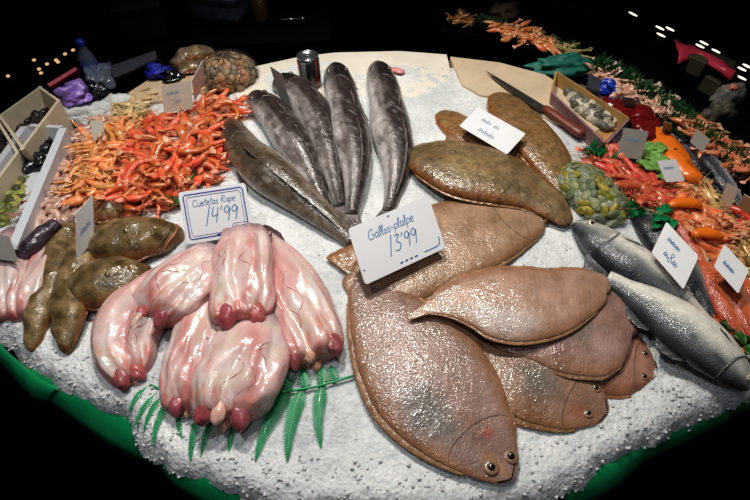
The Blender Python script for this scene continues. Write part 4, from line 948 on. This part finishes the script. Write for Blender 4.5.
# orange fillets, dark red flesh
def fillet(st, label, m, lift=.01, name='fillet', cat='fillet', group=None, k=.55, seed=1, lump=.003, zb=H):
    b = Body(st, k=k, zb=zb+lift, N=40, M_=26, bot=.5, r0=.15, r1=.12, lump=lump, lscale=30, seed=seed)
    V = []; F = []; n = b.M
    for i in range(b.N):
        for j in range(n): V.append(b.pt(i, 2*PI*j/n))
    for i in range(b.N-1):
        for j in range(n): F.append((i*n+j, (i+1)*n+j, (i+1)*n+(j+1) % n, i*n+(j+1) % n))
    F.append(tuple(range(n))); F.append(tuple((b.N-1)*n+j for j in range(n-1, -1, -1)))
    return tag(mk(name, V, F, m), label, cat, group)
fillet([(650, 124, 4), (656, 134, 9), (665, 144, 11), (678, 154, 8), (690, 164, 3)], 'bright orange fillet at the back, nearest the dark red flesh', 'orange')
fillet([(662, 151, 4), (672, 157, 8), (683, 167, 9), (693, 177, 8), (700, 184, 3)], 'bright orange fillet behind the white tag', 'orange', .018)
for i, (s_, lb) in enumerate([([(598, 99, 3), (612, 106, 8), (626, 113, 6)], 'dark red piece of flesh nearest the wooden clam box'), ([(610, 106, 4), (625, 114, 9), (640, 122, 5)], 'dark red piece of flesh in the middle of the row behind the grey tag'),
                              ([(626, 106, 4), (640, 114, 9), (652, 122, 7), (656, 130, 3)], 'dark red piece of flesh touching the orange fillet'), ([(634, 118, 4), (645, 128, 8), (650, 140, 5)], 'dark red strip of flesh hanging down by the orange fillet')]):
    fillet(s_, lb, 'redmeat', .01+.006*i, 'red_flesh', 'flesh', 'dark red flesh at the back right', .6, i, .008)
fillet([(692, 236, 4), (700, 233, 5), (712, 234, 5), (724, 238, 3)], 'smooth orange claw lying across the langoustines at the right', 'orange', .05, 'crab_claw', 'claw', None, .8)
fillet([(668, 206, 3), (680, 203, 5), (694, 204, 5), (702, 208, 3)], 'smooth orange claw at the top of the right langoustine heap', 'orange', .05, 'crab_claw', 'claw', None, .8)
fillet([(376+12, 69, 2), (395, 70, 2.6), (402, 72, 3), (405, 73, 1)], 'tiny pink shrimp lying on the white board beside the rightmost hake', mat('pale_pink_flesh', (214, 150, 146), rough=.4), .008, 'small_shrimp', 'shrimp')
# ------------------------------------------------------------------ can
P = at(311, 84, H+.006); P.z = H+.006
root = empty('drink_can', P, 'metal drink can with dark and red print, standing behind the hakes', 'can')
def lathe(prof, C, m, name, parent, n=32, colf=None, smooth=True, rot=None):
    V = []; F = []; K = []
    for i, (r, z) in enumerate(prof):
        for j in range(n):
            a_ = 2*PI*j/n; v = Vector((r*math.cos(a_), r*math.sin(a_), z)); V.append(C+(rot @ v if rot else v)); K.append(colf(a_, z) if colf else (1, 1, 1))
    for i in range(len(prof)-1):
        for j in range(n): F.append((i*n+j, i*n+(j+1) % n, (i+1)*n+(j+1) % n, (i+1)*n+j))
    F.append(tuple(range(n-1, -1, -1))); F.append(tuple((len(prof)-1)*n+j for j in range(n)))
    return mk(name, V, F, m, parent, K if colf else None, smooth)
def cancol(a_, z):
    d = (math.degrees(a_)) % 360
    return lin((150, 52, 34)) if 206 < d < 226 or 312 < d < 330 else (lin((150, 150, 150)) if 236 < d < 262 else lin((40, 40, 42)))
lathe([(.033, 0), (.036, .006), (.036, .088), (.034, .094)], P, 'can_paint', 'can_body', root, 64, cancol)
lathe([(.034, .094), (.0335, .098), (.035, .1), (.0345, .102), (.032, .101), (.031, .097), (.001, .097)], P, 'can_metal', 'can_lid', root, 48)
mb = MB(); mb.ell(P+Vector((0, -.008, .099)), (.007, .012, .0012), None, 6, 16); mb.build('pull_tab', 'can_metal', root, True)
# ------------------------------------------------------------------ knife
zk = H+.02; A = at(486, 71, zk); B = at(546, 110, zk); C_ = at(583, 136, zk); T = (B-A).normalized(); Sd = T.cross(Vector((0, 0, 1))); L = (B-A).length
root = empty('kitchen_knife', B, 'long pointed kitchen knife with a reddish brown handle on the cutting board', 'knife')
wb = .036; out = [(0, 0), (.25, .32), (.5, .5), (.8, .62), (1, .66), (1, -.34), (.6, -.24), (.3, -.14)]
V = []; F = []
for dz in (-.0012, .0012):
    for t, w in out: V.append(A+T*L*t+Sd*wb*w+Vector((0, 0, dz)))
n = len(out); F = [tuple(range(n-1, -1, -1)), tuple(range(n, 2*n))]+[(i, (i+1) % n, (i+1) % n+n, i+n) for i in range(n)]
mk('blade', V, F, 'steel', root, None, False)
L2 = (C_-B).length; hb = [(0, .011), (.08, .0145), (.3, .0155), (.55, .0145), (.8, .017), (.94, .0175), (1, .012)]
T2 = (C_-B).normalized(); S2 = T2.cross(Vector((0, 0, 1))); V = []; F = []; K = 16; n = len(hb)
for t, r in hb:
    for j in range(K): a_ = 2*PI*j/K; V.append(B-T2*.01+T2*(L2+.01)*t+S2*r*math.cos(a_)+Vector((0, 0, r*.75*math.sin(a_)+.003)))
for i in range(n-1):
    for j in range(K): F.append((i*K+j, (i+1)*K+j, (i+1)*K+(j+1) % K, i*K+(j+1) % K))
F += [tuple(range(K)), tuple((n-1)*K+j for j in range(K-1, -1, -1))]
h_ = mk('handle', V, F, 'handle', root)
for t in (.25, .7):
    mb = MB(); mb.ell(B+T2*L2*t+Vector((0, 0, .0145)), (.003, .003, .001), None, 6, 12); mb.build('rivet', 'steel', h_, True)
# ------------------------------------------------------------------ open boxes
def openbox(name, label, rim, h, zr, m, t=.008, group=None, cat='box', inm=None):
    """rim: four px corners at height zr; box hangs h below"""
    R_ = [at(x, y, zr) for x, y in rim]; c = sum(R_, Vector())/4
    Bt = [c+(r-c)*.9-Vector((0, 0, h)) for r in R_]; base = c-Vector((0, 0, h)); root = empty(name, base, label, cat, group)
    mb = MB(); mb.prism([(p.x, p.y) for p in Bt], zr-h, zr-h+t); mb.build('bottom', m, root)
    for i in range(4):
        a0, a1, b1, b0 = R_[i], R_[(i+1) % 4], Bt[(i+1) % 4], Bt[i]; mb = MB(); mb.quadslab([b0, b1, a1, a0], -t if False else t); mb.build('side_wall', inm[i] if inm and inm[i] else m, root)
    return c, root
openbox('polystyrene_tray', 'white polystyrene tray of green clams at the left edge', [(59, 128), (6, 250), (-52, 238), (27, 126)], .07, H+.055, 'foam', .02, 'white polystyrene trays')
openbox('wooden_box', 'tall cream box with dark mussels behind the white tray', [(60, 100), (40, 86), (-2, 116), (22, 150)], .10, H+.07, 'boxcream', .008, 'cream boxes')
openbox('wooden_box', 'dark cream box of mussels cut off by the left edge of the photo', [(19, 152), (-3, 117), (-60, 165), (-20, 205)], .09, H+.06, 'boxcream', .008, 'cream boxes')
gc = [('u%d' % i, clam_proto('green_clam', lin(a_), lin(b_), r=.013)) for i, (a_, b_) in enumerate([((150, 160, 84), (100, 112, 58)), ((110, 112, 66), (66, 70, 42)), ((176, 170, 96), (130, 120, 60))])]
heap(gc, [(-30, 228), (-16, 192), (8, 172), (30, 166), (24, 196), (10, 226)], 60, 'green clam in the white polystyrene tray', 'green clams in the left tray', 'clam', hmax=.02, zlo=-.0, seed=14, mind=7, tilt=.6)
dm = [('v0', clam_proto('mussel', lin((34, 40, 44)), lin((16, 18, 22)), 'mussel', 1.7, 10, .014))]
heap(dm, [(28, 166), (34, 146), (42, 134), (52, 133), (46, 150), (38, 166)], 22, 'blackish green mussel at the back of the white polystyrene tray', 'mussels in the white tray', 'mussel', hmax=.015, zlo=.018, seed=15, mind=6, tilt=.6)
dm2 = [('x0', clam_proto('mussel', lin((62, 52, 48)), lin((28, 24, 24)), 'mussel', 1.7, 10, .014))]
heap(dm2, [(16, 134), (18, 120), (30, 110), (42, 112), (46, 124), (34, 136), (24, 144)], 26, 'dark mussel in the tall cream box', 'mussels in the tall cream box', 'mussel', hmax=.015, zlo=.012, seed=16, mind=6, tilt=.6)
dm3 = [('x1', clam_proto('mussel', lin((70, 58, 56)), lin((30, 24, 26)), 'mussel', 1.7, 10, .014))]
heap(dm3, [(-12, 164), (-6, 140), (2, 130), (12, 140), (12, 152), (2, 164), (-6, 172)], 26, 'dark mussel in the box at the left edge of the photo', 'mussels in the left edge box', 'mussel', hmax=.015, zlo=.02, seed=17, mind=6, tilt=.6)
openbox('clam_box', 'shallow wooden box lined with printed paper, holding white clams', [(557, 72), (628, 118), (606, 142), (553, 92)], .05, H+.05, 'wood_d', .006, None, inm=[None, 'lavpaper', 'lavpaper', None])
wc = [('wc%d' % i, clam_proto('white_clam', lin(a_), lin(b_), r=.014)) for i, (a_, b_) in enumerate([((204, 196, 176), (160, 150, 132)), ((120, 118, 108), (84, 82, 76))])]
heap(wc, [(568, 92), (578, 86), (604, 104), (616, 116), (608, 128), (594, 120), (576, 106)], 64, 'white clam in the paper lined box', 'white clams in the wooden box', 'clam', hmax=.018, zlo=.018, seed=18, mind=5, sc=(1.1, 1.4), tilt=.5)
# crumpled plastic bags and cloths
def blob(name, C, R, label, m, cat, seed, amp=.35, sc=14, group=None, parent=None, fold=1.0):
    mb = MB()
    def f(v):
        r = 1+amp*noise.noise(v*1.6+Vector((seed, 0, 0)))+amp*.6*abs(noise.noise(v*3.7+Vector((0, seed, 0))))*fold-amp*.25; v = v*r
        if v.z < -.3: v = Vector((v.x, v.y, -.3))
        return v
    mb.ell(C, R, None, 26, 36, None, f); o = mb.build(name, m, parent, True); return tag(o, label, cat, group) if parent is None else o
blob('plastic_bag', at(73, 94, H+.05), (.06, .045, .035), 'crumpled lilac plastic bag behind the cream box', 'purple', 'bag', 3, .6)
blob('plastic_bag', at(89, 92, H+.03), (.05, .04, .035), 'small black plastic bag beside the lilac one', 'blackbag', 'bag', 5, .7)
blob('plastic_bag', at(100, 80, H+.03), (.05, .07, .04), 'crumpled clear grey plastic bag around the foot of the bottle', 'clear', 'bag', 8, .6)
blob('cloth', at(160, 72, H+.03), (.05, .03, .025), 'crumpled bright blue cloth on the wooden board', 'bluecloth', 'cloth', 9, .7)
blob('cloth', at(172, 76, H+.025), (.035, .03, .02), 'small dark cloth beside the blue one', 'blackbag', 'cloth', 12, .7)
blob('cloth', at(563, 68, H+.0), (.13, .05, .04), 'crumpled teal cloth behind the wooden clam box', 'teal', 'cloth', 15, .5)
blob('ice_heap', at(88, 114, H-.01), (.11, .055, .045), 'rough white heap of ice behind the baby squid', 'ice', 'ice', 21, .5, 14)['kind'] = 'stuff'
blob('ice_heap', at(116, 106, H-.01), (.08, .04, .03), 'low white heap of ice in front of the wooden board', 'ice', 'ice', 22, .5, 14)['kind'] = 'stuff'
blob('plastic_bag', at(613, 88, H+.02), (.05, .03, .025), 'crumpled pale blue plastic behind the dark red flesh', 'bluepl', 'bag', 24, .7)
mb = MB(); Q = [at(x, y, H+.05) for x, y in ((588, 76), (600, 82), (598, 94), (586, 90))]; mb.quadslab(Q, .01); tag(mb.build('packet', 'greymet'), 'flat grey packet behind the wooden clam box', 'packet')
# two dark brown fish on the wooden board
brownfish([(172, 66, 4), (184, 58, 8), (200, 54, 8), (216, 54, 4)], 'greyish brown fish lying at the back of the wooden board', .03, seed=21, lip=False, base=(120, 104, 88), k=.7)
brownfish([(176, 74, 4), (190, 68, 6), (206, 64, 5), (216, 62, 3)], 'second greyish brown fish on the wooden board, in front of the other', .02, seed=22, lip=False, base=(104, 88, 72), k=.7)
# ------------------------------------------------------------------ beyond the counter
# rear table at the left with bottle, crimson card, trays
P = [at(x, y, H-.03) for x, y in ((-60, 95), (60, 78), (150, 70), (215, 46), (330, 40), (330, 8), (-60, 10))]
mb = MB(); mb.prism([(p.x, p.y) for p in P], .7, H-.03); tag(mb.build('rear_table', 'black'), 'black table behind the left end of the counter', 'table')
B0 = at(98, 86, H-.03); root = empty('water_bottle', B0, 'clear plastic bottle with blue label and cap, standing behind the lilac bag', 'bottle')
rt = Matrix.Rotation(.12, 3, 'Y')
lathe([(.024, 0), (.027, .006), (.027, .03), (.025, .035), (.027, .04), (.027, .10), (.02, .12), (.011, .14), (.011, .15)], B0, 'clear', 'bottle_body', root, 24, rot=rt)
lathe([(.0275, .05), (.0278, .052), (.0278, .085), (.0275, .087)], B0, 'bluepl', 'label', root, 24, rot=rt)
lathe([(.012, .148), (.0125, .15), (.0125, .163), (.011, .165)], B0, 'bluepl', 'cap', root, 20, rot=rt)
mb = MB(); Q = [at(x, y, z) for (x, y), z in zip(((47, 84), (75, 67), (82, 82), (56, 97)), (H+.1, H+.1, H+.0, H+.0))]; mb.quadslab(Q, .01); tag(mb.build('folder', 'redbox'), 'crimson card folder standing behind the lilac bag', 'folder')
for i in range(3):
    mb = MB(); Q = [at(x, y, H+.01+.02*i) for x, y in ((106+4*i, 84-3*i), (152+3*i, 66-3*i), (150+3*i, 58-3*i), (102+4*i, 74-3*i))]; mb.quadslab(Q[::-1], .006)
    tag(mb.build('metal_tray', 'greymet'), ['lowest grey metal tray of the stack behind the bottle', 'middle grey metal tray of the stack behind the bottle', 'topmost grey metal tray of the stack behind the bottle'][i], 'tray', 'stacked grey metal trays')
# maroon post standing in for the vendor's dark figure, and dim goods in the back
mb = MB(); p = at(172, 40, .9); mb.box((p.x, p.y+.35, 1.0), (.06, .06, 2.0)); structure(mb.build('vendor_standin_1', 'maroon'))
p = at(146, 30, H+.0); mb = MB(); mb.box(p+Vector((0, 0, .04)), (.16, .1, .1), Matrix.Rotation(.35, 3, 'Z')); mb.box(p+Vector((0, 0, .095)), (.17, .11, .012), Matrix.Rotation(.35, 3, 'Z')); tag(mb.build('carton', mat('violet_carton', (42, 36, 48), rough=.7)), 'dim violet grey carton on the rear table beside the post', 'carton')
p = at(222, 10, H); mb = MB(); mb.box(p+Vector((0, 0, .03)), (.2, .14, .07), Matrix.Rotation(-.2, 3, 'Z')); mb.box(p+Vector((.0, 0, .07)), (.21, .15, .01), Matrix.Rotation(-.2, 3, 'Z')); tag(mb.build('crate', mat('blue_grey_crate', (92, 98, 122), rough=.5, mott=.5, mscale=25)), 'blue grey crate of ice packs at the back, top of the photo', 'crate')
p = at(262, 20, H-.03); root = empty('sauce_bottle', p, 'brown glass bottle standing on the rear table by the crate', 'bottle')
lathe([(.03, 0), (.032, .01), (.032, .1), (.014, .14), (.013, .17)], p, mat('brown_glass', (92, 74, 44), rough=.2, coat=.5), 'bottle_body', root, 20); lathe([(.0145, .168), (.015, .18), (.012, .184)], p, 'carton', 'cap', root, 16)
mb = MB(); a_, b_ = at(281, 20, H), at(303, 19, H); mb.tube([a_, a_.lerp(b_, .5)+Vector((0, 0, .002)), b_], .004, 10); mb.ell(b_, (.009,)*3, None, 8, 10); tag(mb.build('sharpening_steel', 'can_metal', None, True), 'thin shiny sharpening steel lying on the rear table', 'sharpening steel')
# rear stalls: dark boxes edged with plastic grass, carrying seafood
def stall(front, depthv, label, z=H):
    F_ = [at(x, y, z) for x, y in front]; Bk = [p+Vector(depthv) for p in F_][::-1]; mb = MB(); mb.prism([(p.x, p.y) for p in F_+Bk], 0, z-.02); tag(mb.build('rear_stall', 'black'), label, 'stall', 'dark stalls beyond the counter')
stall([(440, 26), (480, 32), (530, 48), (585, 68)], (.12, .45, 0), 'dark stall beyond the cutting board, edged with green plastic grass')
stall([(588, 74), (625, 90), (660, 110), (700, 137), (760, 182)], (1.0, .8, 0), 'dark stall along the right side, edged with green plastic grass')
hedge_strip('plastic_grass', [(474, 26), (500, 33), (530, 44), (556, 53), (578, 58)], .03, .03, 'green plastic grass edging on the far stall beyond the cutting board', 'hedge', 700, z=H, blade=.02, seed=3)
hedge_strip('plastic_grass', [(590, 72), (612, 84), (640, 104), (668, 122), (696, 148), (722, 170), (752, 186)], .05, .05, 'long dark green plastic grass edging along the right stall', 'hedge', 1600, z=H, blade=.02, seed=4)
wp = protoset('k', 'pink_prawn', (lin((214, 150, 122)), lin((232, 196, 176)), lin((240, 220, 206))), (1.4, .6), L=.1, thick=.009, feel=False)
heap(wp, [(592, 68), (604, 70), (640, 90), (668, 106), (684, 120), (672, 118), (640, 102), (612, 84)], 46, 'pale pink prawn in the row on the right stall, behind the green edging', 'pale prawns on the right stall', 'prawn', hmax=.02, zlo=.03, seed=31, mind=6, ang=-30)
wp2 = protoset('n', 'pink_prawn', (lin((206, 104, 66)), lin((222, 150, 110)), lin((232, 190, 156))), (1.0, .4), L=.11, thick=.008, feel=False)
heap(wp2, [(684, 118), (700, 122), (722, 140), (748, 156), (765, 168), (758, 178), (736, 164), (712, 150), (694, 134)], 46, 'orange pink prawn at the near end of the right stall', 'orange pink prawns on the right stall', 'prawn', hmax=.02, zlo=.04, seed=32, mind=6, ang=-30)
wp3 = protoset('o', 'orange_prawn', (lin((224, 118, 62)), lin((232, 160, 110)), lin((236, 206, 176))), (1.2,), L=.1, thick=.009, feel=False)
heap(wp3, [(494, 24), (512, 24), (540, 34), (556, 42), (552, 50), (528, 42), (504, 34)], 34, 'small orange prawn on the far stall beyond the cutting board', 'orange prawns on the far stall', 'prawn', hmax=.02, zlo=.03, seed=33, mind=5, ang=-20)
wp4 = protoset('p', 'pale_shrimp', (lin((150, 130, 84)), lin((180, 160, 116)), lin((206, 190, 150))), (.5,), L=.1, thick=.008, feel=False)
heap(wp4, [(552, 40), (566, 44), (580, 52), (576, 58), (560, 52), (548, 48)], 14, 'pale shrimp at the right end of the far stall', 'pale shrimps on the far stall', 'shrimp', hmax=.015, zlo=.03, seed=34, mind=5, ang=-20)
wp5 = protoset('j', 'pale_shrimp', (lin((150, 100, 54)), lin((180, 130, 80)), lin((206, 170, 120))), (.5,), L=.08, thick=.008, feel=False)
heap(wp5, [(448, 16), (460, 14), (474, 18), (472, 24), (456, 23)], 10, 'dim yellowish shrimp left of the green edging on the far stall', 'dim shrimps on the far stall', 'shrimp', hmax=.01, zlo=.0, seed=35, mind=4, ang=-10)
# cream paper sheet under yellow shrimps by the silver fish
mb = MB(); Q = [at(x, y, H+.01) for x, y in ((704, 158), (738, 182), (732, 190), (712, 186))]; mb.quadslab(Q[::-1], .003); tag(mb.build('paper_sheet', 'wood'), 'cream paper under the tail of the slim silver fish', 'paper')
# pink plastic wrapper with cartons
zc = H+.045
for i, (q, lb) in enumerate([(((683, 62), (704, 68), (698, 78), (680, 70)), 'left greenish grey carton under the pink wrapper'), (((704, 64), (728, 76), (722, 90), (700, 78)), 'right greenish grey carton under the pink wrapper'), (((700, 80), (718, 88), (712, 98), (697, 90)), 'lowest greenish grey carton below the pink wrapper')]):
    mb = MB(); mb.quadslab([at(x, y, zc-.02*i) for x, y in q], .05); mb.quadslab([at(x, y, zc-.02*i+.003) for x, y in [q[0], q[1], ((q[1][0]+q[2][0])/2, (q[1][1]+q[2][1])/2), ((q[0][0]+q[3][0])/2, (q[0][1]+q[3][1])/2)]], .004)
    o = mb.build('carton', 'carton'); md = o.modifiers.new('b', 'BEVEL'); md.width = .004; tag(o, lb, 'carton', 'cartons on the right stall')
pts = [((672, 40), (678, 63)), ((678, 42), (684, 61)), ((688, 48), (693, 58)), ((697, 53), (700, 58)), ((708, 57), (708, 66)), ((720, 64), (719, 72)), ((734, 72), (731, 79))]
V = []; F = []
for i, (a_, b_) in enumerate(pts):
    for r in range(7): f = r/6; p = at(a_[0]*(1-f)+b_[0]*f, a_[1]*(1-f)+b_[1]*f, zc+.04); p.z += .015*math.sin(f*PI)+.006*math.sin(i*2.3+r*1.7); V.append(p)
    if i:
        for r in range(6): z = (i-1)*7+r; F.append((z, z+1, z+8, z+7))
o = solid(mk('plastic_wrapper', V, F, 'pink'), .003); tag(o, 'pink plastic wrapper lying on cartons at the upper right', 'wrapper')
# knotted white bags near it
blob('paper_bag', at(727, 97, H+.02), (.045, .03, .055), 'twisted white paper bag with a peach top at the right stall', 'card_d', 'bag', 41, .35)
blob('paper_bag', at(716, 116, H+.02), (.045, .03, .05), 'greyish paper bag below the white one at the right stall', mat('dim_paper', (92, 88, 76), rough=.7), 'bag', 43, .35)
blob('bag_knot', at(733, 88, H+.08), (.014, .012, .012), 'small peach coloured knob on top of the white paper bag', mat('peach_skin', (214, 140, 112), rough=.5), 'knob', 44, .2)
# small glowing capsules added in place of light reflected on glass far behind
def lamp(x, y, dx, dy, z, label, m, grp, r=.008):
    A_, B_ = at(x-dx/2, y-dy/2, z), at(x+dx/2, y+dy/2, z); mb = MB(); mb.tube([A_, A_.lerp(B_, .33), A_.lerp(B_, .66), B_], [r*.6, r, r, r*.6], 8); tag(mb.build('small_glint', m, None, True), label, 'lamp', grp)
gr = 'small white glowing reflections behind the right stall'
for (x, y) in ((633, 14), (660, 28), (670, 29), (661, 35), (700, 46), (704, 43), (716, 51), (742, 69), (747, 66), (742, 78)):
    lamp(x, y, 8, 4, H-.008, 'small white reflection modelled as a glowing capsule behind the right stall', 'lamp', gr, .0035)
gr = 'small warm glowing reflections behind the left boxes'
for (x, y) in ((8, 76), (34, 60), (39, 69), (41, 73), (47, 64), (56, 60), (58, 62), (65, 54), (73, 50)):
    lamp(x, y, 3, -1.5, H-.024, 'small warm reflection modelled as a glowing capsule behind the left boxes', 'glint_w', gr, .005)
mb = MB(); a_, b_ = at(545, 0, H), at(600, 14, H); mb.tube([a_, a_.lerp(b_, .5), b_], .003, 8); tag(mb.build('metal_rail', 'greymet', None, True), 'thin metal rail on the far stall at the top of the photo', 'rail')
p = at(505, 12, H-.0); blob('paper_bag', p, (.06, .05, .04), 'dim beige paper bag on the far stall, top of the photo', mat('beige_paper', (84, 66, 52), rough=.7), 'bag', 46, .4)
# ------------------------------------------------------------------ light
def area(loc, tgt, size, power, col=(1, 1, 1), sy=None):
    l = bpy.data.lights.new('area_lamp', 'AREA'); l.energy = power; l.color = col; l.shape = 'RECTANGLE'; l.size = size; l.size_y = sy or size
    o = bpy.data.objects.new('area_lamp', l); COL.objects.link(o); o.location = loc
    o.rotation_euler = (Vector(tgt)-Vector(loc)).to_track_quat('-Z', 'Y').to_euler(); return o
def spot(loc, tgt, power, ang, col, r=.06, blend=.6):
    l = bpy.data.lights.new('spot_lamp', 'SPOT'); l.energy = power; l.color = col; l.spot_size = math.radians(ang); l.spot_blend = blend; l.shadow_soft_size = r
    o = bpy.data.objects.new('spot_lamp', l); COL.objects.link(o); o.location = loc
    o.rotation_euler = (Vector(tgt)-Vector(loc)).to_track_quat('-Z', 'Y').to_euler(); return o
spot((-.25, 1.35, 2.75), (-.05, .85, .95), 92, 80, (1, .94, .86), .08)
spot((.35, 1.2, 2.8), (.3, .7, .95), 44, 74, (1, .95, .88), .07)
spot((-.6, .5, 2.7), (-.4, .55, .95), 28, 74, (.95, .98, 1), .06)
spot((.1, -.15, 2.75), (.0, .45, .95), 11, 70, (.92, .97, 1), .06)
W = bpy.data.worlds.new('world'); S.world = W; W.use_nodes = True
W.node_tree.nodes['Background'].inputs[0].default_value = (.75, .85, 1, 1); W.node_tree.nodes['Background'].inputs[1].default_value = .03
S.view_settings.view_transform = 'Standard'; S.view_settings.look = 'Medium High Contrast'; S.view_settings.exposure = -.14; S.view_settings.gamma = 1
